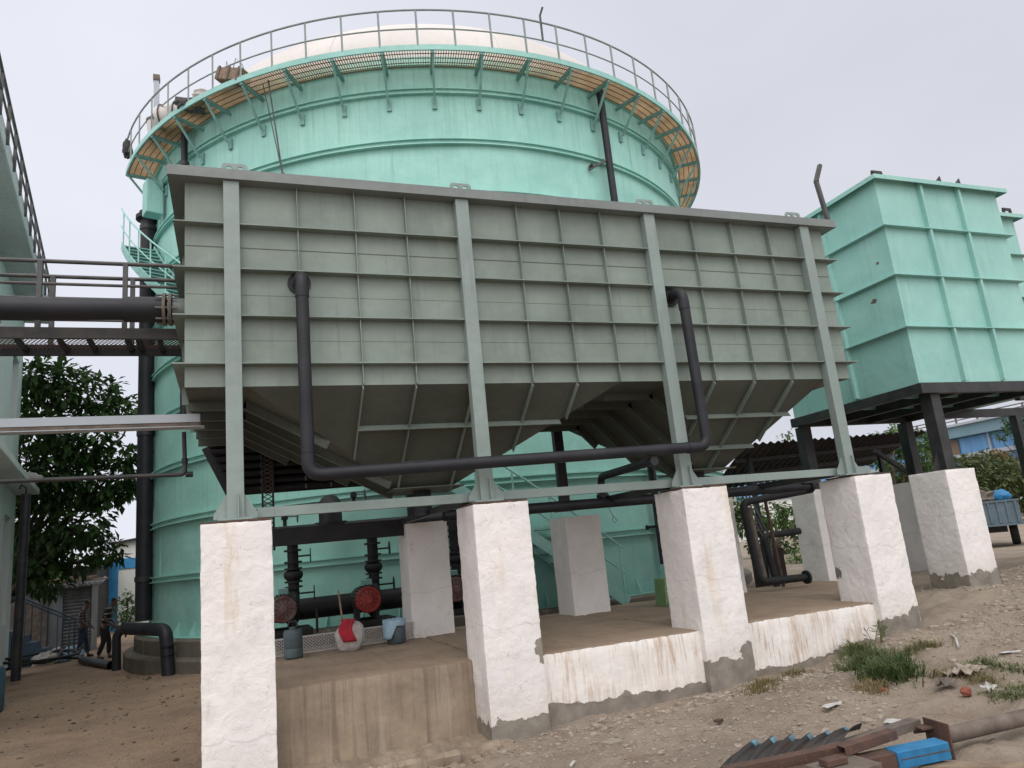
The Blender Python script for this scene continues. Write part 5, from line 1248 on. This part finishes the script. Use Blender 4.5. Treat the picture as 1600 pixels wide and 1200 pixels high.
def tube_sq(name, lab, p, q, w_, h_, m, parent=None, cat='tube', group='rusty steel tubes and bars in the scrap pile'):
    p, q = Vector(p), Vector(q); d = (q-p).normalized(); b = MB(); s_ = d.cross(Vector((0, 0, 1))).normalized(); u_ = s_.cross(d)
    for a, c in ((s_*(w_/2), (.006, h_)), (-s_*(w_/2), (.006, h_))): b.bar(p+a, q+a, .006, h_)
    for a in (u_*(h_/2-.004), -u_*(h_/2-.004)): b.bar(p+a, q+a, w_-.007, .006)
    return b.build(name, m, label=lab, cat=cat, group=group, bevel=.003)
tube_sq('square_tube', 'rusty square tube with an open end at the left of the scrap pile', (2.88, 4.36, .09), (3.75, 4.16, .13), .075, .075, m_rust)
tube_sq('square_tube', 'long flat rusty tube under the corrugated sheet running to the blue beam', (3.5, 4.22, .12), (4.38, 4.22, .17), .08, .06, m_rustl)
tube_sq('square_tube', 'short dark tube lying on top of the wide rusty plate', (3.55, 4.05, .17), (3.98, 4.04, .2), .07, .055, m_rust)
MB().box((3.30, 3.90, .145), (3.46, 3.98, .185)).build('steel_block', m_rust, label='small dark steel block with a scratched top on the rusty plate', cat='block', bevel=.006)
bx = Vector((4.35, 4.04, .10))-Vector((2.75, 4.22, .05)); bx.normalize()
beam0 = Vector((2.75, 4.18, .05))
bmth = thing('box_beam', 'rusty box beam whose right end is painted bright blue', 'beam', (3.9, 4.1, 0))
def obb(mb, p, q, w_, h_): return mb.bar(p, q, w_, h_)
obb(MB(), (2.70, 4.22, .035), (3.86, 3.97, .085), .13, .10).build('rusty_section', m_rust, bmth, bevel=.008)
obb(MB(), (3.862, 3.969, .086), (4.22, 3.89, .10), .132, .102).build('blue_section', m_bluejunk, bmth, bevel=.006)
MB().bar((3.87, 3.901, .09), (4.21, 3.825, .105), .006, .006).build('crack', m_rust, bmth)
MB().box((3.26, 3.80, .0), (3.62, 4.06, .142)).build('rusty_plate_box', m_rustl, label='wide rusty steel box section at the bottom of the scrap pile', cat='box section', bevel=.01)
lpth = thing('long_pipe', 'long rust grey pipe with a square end plate running off the right edge', 'pipe', (4.6, 4.0, 0))
MB().tube([(4.42, 4.07, .10), (7.2, 3.65, .22)], .052, 16).build('pipe', m_rustl, lpth)
M = Matrix.Translation((4.40, 4.07, .09))@Matrix.Rotation(math.radians(-12), 4, 'Z')
MB().box((-.012, -.12, -.11), (.0, .12, .115), M).build('end_plate', m_rust, lpth)
MB().box((-.10, .02, .06), (-.013, .12, .072), M).box((-.10, .11, .02), (-.013, .12, .0595), M).build('angle_bracket', m_rust, lpth)
MB().bar((4.05, 3.93, .015), (4.5, 3.35, .05), .13, .03).build('plank', m_wood, label='grey timber plank lying below the blue beam', cat='plank', bevel=.004)
MB().bar((4.4, 3.55, .02), (4.75, 3.42, .03), .03, .02).build('stick', m_wood, label='thin stick near the right bottom corner', cat='stick')
# small countable litter
def scrap(name, px, py, w_, h_, m, lab, cat, ang=0., thick=.004, amp=.4):
    c = V3(px, py, .02); n_ = 7; vs = []
    for i in range(n_):
        for j in range(n_):
            x = (i/(n_-1)-.5)*w_*(1+.3*noise.noise(Vector((i, px, 0)))); y = (j/(n_-1)-.5)*h_*(1+.3*noise.noise(Vector((j, py, 2))))
            z = amp*min(w_, h_)*.5*(noise.noise(Vector((i*.6, j*.6, px)))+.3)
            vs.append(c+Vector((x*math.cos(ang)-y*math.sin(ang), x*math.sin(ang)+y*math.cos(ang), max(z, -.01))))
    b = MB(); b.add(vs, [(i*n_+j, (i+1)*n_+j, (i+1)*n_+j+1, i*n_+j+1) for i in range(n_-1) for j in range(n_-1)])
    b.build(name, m, label=lab, cat=cat, thick=thick)
scrap('tile_shard', 957, 1162, .14, .12, m_stone, 'flat pale stone tile lying on the dirt below the second bay', 'tile', .3, .02, .05)
scrap('litter', 1302, 1105, .24, .07, m_paper, 'long white crumpled litter on the dirt in front of the grass', 'litter', .2)
scrap('litter', 1395, 1131, .12, .10, m_paper, 'small square white card beside the scrap pile', 'litter', .5, .004, .1)
scrap('litter', 1578, 1018, .2, .06, m_paper, 'narrow white strip of litter near the right edge', 'litter', -.3)
scrap('litter', 1546, 1080, .09, .09, m_paper, 'crumpled white paper next to the small grass tuft at the right', 'litter', 0, .004, 1.2)
scrap('rag', 1505, 1052, .36, .26, m_stone, 'stiff tan sacking crumpled on the rubble at the right', 'rag', .2, .01, .5)
scrap('rag', 1478, 1072, .2, .16, m_rustl, 'brown crumpled scrap beside the tan sacking', 'rag', .7, .006, .8)
scrap('concrete_sliver', 1018, 1115, .4, .10, m_conc, 'flat grey concrete sliver lying by the footing of the second bay', 'offcut', .1, .03, .1)
scrap('metal_offcut', 1123, 1128, .07, .06, m_rust, 'small dark rusty scrap lying left of the scrap pile', 'scrap', .4, .02, .1)
scrap('wood_shard', 895, 1196, .12, .02, m_paper, 'thin pale wooden splinter at the bottom of the frame', 'splinter', .9, .01, .1)
b = MB(); blob(b, V3(1510, 1085, .02), .04, (1.1, 1, .9), 4, amp=.4); b.build('brick_piece', m_brick, label='rounded red brick piece beside the litter at the right', cat='brick')
b = MB(); blob(b, V3(1380, 1080, .01), .025, (1.2, 1, .8), 8, amp=.5); b.build('brick_piece', m_brick, label='small dark red brick piece at the lower edge of the grass', cat='brick')
MB().tube([V3(1487, 995, .02), V3(1494, 1001, .03), V3(1498, 1013, .02)], .012, 6).build('root', m_paper, label='pale curved stick on the rubble slope by the right pier', cat='stick')

# gravel and stones: nobody could count them
def stones(n_, region, smin, smax, m, name, lab):
    b = MB(); k = 0
    while k < n_:
        x, y = region()
        if -.3 < x < 9.5 and 7.05 < y < 11.3: continue
        s_ = smin*(smax/smin)**(random.random()**2.2); z = gz(x, y)
        a0_ = rnd(0, 2*PI); el_ = rnd(.55, 1); fl_ = rnd(.45, .9); rr_ = [rnd(.75, 1.15) for _ in range(6)]; rt_ = [rnd(.4, .75) for _ in range(6)]; O = Vector((x, y, z))
        lo_ = [O+Vector((math.cos(a0_+q_*PI/3)*rr_[q_], math.sin(a0_+q_*PI/3)*rr_[q_]*el_, -.25))*s_ for q_ in range(6)]
        md_ = [O+Vector((math.cos(a0_+q_*PI/3)*rr_[q_]*1.05, math.sin(a0_+q_*PI/3)*rr_[q_]*el_*1.05, .25*fl_))*s_ for q_ in range(6)]
        tp_ = [O+Vector((math.cos(a0_+q_*PI/3)*rt_[q_], math.sin(a0_+q_*PI/3)*rt_[q_]*el_, (.62+rnd(-.1, .1))*fl_))*s_ for q_ in range(6)]
        b.add(lo_+md_+tp_, [(q_, (q_+1) % 6, 6+(q_+1) % 6, 6+q_) for q_ in range(6)]+[(6+q_, 6+(q_+1) % 6, 12+(q_+1) % 6, 12+q_) for q_ in range(6)]+[(12, 13, 14, 15, 16, 17)]); k += 1
    b.build(name, m, kind='stuff', label=lab, cat='gravel')
def reg_near():
    while True:
        x = rnd(.3, 12); y = rnd(3.2, 7.4)
        if noise.noise(Vector((x*.8, y*.8, 5)))+.35*(y > 5.2)+rnd(-.3, .3) > .2: return x, y
stones(15000, reg_near, .004, .026, m_stone, 'gravel', 'pale gravel and rubble scattered over the dirt in front of the piers')
stones(170, reg_near, .025, .055, m_stone, 'rubble', 'larger dark rubble lumps scattered on the dirt slope')
stones(1500, lambda: (rnd(-6, .2), rnd(7, 19)), .006, .035, m_bark, 'dark_gravel', 'dark clods and chips on the brown dirt at the left')
stones(1200, lambda: (random.gauss(9.5, 1.5), random.gauss(7.4, .8)), .01, .06, m_stone, 'rubble_bank', 'loose rubble banked up around the right hand piers')
stones(500, lambda: (rnd(.3, 2.4), rnd(6.75, 7.1)), .01, .06, m_conc, 'edge_rubble', 'broken mortar bits along the footing of the first bay')
stones(900, lambda: (rnd(2.9, 7.2), rnd(6.6, 7.12)), .01, .045, m_stone, 'wall_rubble', 'loose rubble along the foot of the peeling whitewashed wall')
# grass
def grass(cs, n_, h, m, name, lab, spread=.55, wd=.005):
    b = MB()
    for _ in range(n_):
        cx_, cy_, r_ = random.choice(cs); x = random.gauss(cx_, r_*.5); y = random.gauss(cy_, r_*.5)
        if y > 7.1 and x < 9: continue
        z = gz(x, y)-.01; H_ = h*rnd(.5, 1.2); a = rnd(0, 2*PI); d = Vector((math.cos(a), math.sin(a), 0)); s_ = Vector((-d.y, d.x, 0))*wd*rnd(.7, 1.4)
        l_ = spread*rnd(.4, 1.4)*H_*2; p = Vector((x, y, z))
        pts = [p-s_, p+s_, p+d*l_*.35+Vector((0, 0, H_*.6))+s_*.8, p+d*l_*.35+Vector((0, 0, H_*.6))-s_*.8, p+d*l_+Vector((0, 0, H_*.85))]
        b.add(pts, [(0, 1, 2, 3), (3, 2, 4)])
    b.build(name, m, kind='stuff', label=lab, cat='grass')
gp = [(V3(x, y)) for x, y in ((1280, 1015), (1305, 1012), (1335, 1020), (1362, 1030), (1388, 1045), (1405, 1055), (1345, 1043), (1378, 1060))]
grass([(p.x, p.y, .2) for p in gp], 3000, .15, m_grass, 'grass_patch', 'dense green grass patch in front of the fourth pier')
gp = [V3(x, y) for x, y in ((1560, 1082), (1592, 1072), (1600, 1085), (1545, 1040), (1530, 1025), (1585, 1045))]
grass([(p.x, p.y, .16) for p in gp], 700, .06, m_grass, 'grass_tufts', 'short green grass tufts near the right edge')
gp = [V3(x, y) for x, y in ((1185, 1080), (1195, 1070), (1240, 1050), (1450, 1010), (1480, 1050), (1420, 1020), (1530, 1060), (1360, 1080))]
grass([(p.x, p.y,   .16) for p in gp], 1500, .09, m_dry, 'dry_grass', 'dry straw coloured grass on the dirt slope', .6, .004)
def weed(px, py, h, lab, seed):
    random.seed(seed); c = V3(px, py); c.y = min(c.y, 7.02); c.z = gz(c.x, c.y); t = thing('weed', lab, 'weed', c)
    for _ in range(4):
        d = Vector((rnd(-.8, .8), rnd(-.3, .2), 1)).normalized(); p1 = c+d*h*rnd(.6, 1); b = MB().tube([c, c.lerp(p1, .5)+Vector((rnd(-.02, .02), 0, .02)), p1], .0035, 5); b.build('stem', m_leafolive, t)
        b = MB()
        for k_ in range(4):
            q = c.lerp(p1, rnd(.4, 1)); a = rnd(-1, 1); e_ = q+Vector((a*.09, rnd(-.05, .05), rnd(-.01, .07))); b.add([q, q.lerp(e_, .5)+Vector((0, 0, .007)), e_, q.lerp(e_, .5)-Vector((0, 0, .007))], [(0, 1, 2, 3)])
        b.build('leaf', m_leafolive, t)
weed(1262, 1000, .34, 'tall thin weed standing against the whitewashed wall at the grass edge', 3)
weed(1300, 1000, .30, 'thin branching weed in front of the whitewashed wall above the grass', 5)
weed(1235, 1012, .2, 'small weed sprig left of the grass patch by the wall', 8)

for o in list(bpy.data.objects):
    if '_w' in o: del o['_w']
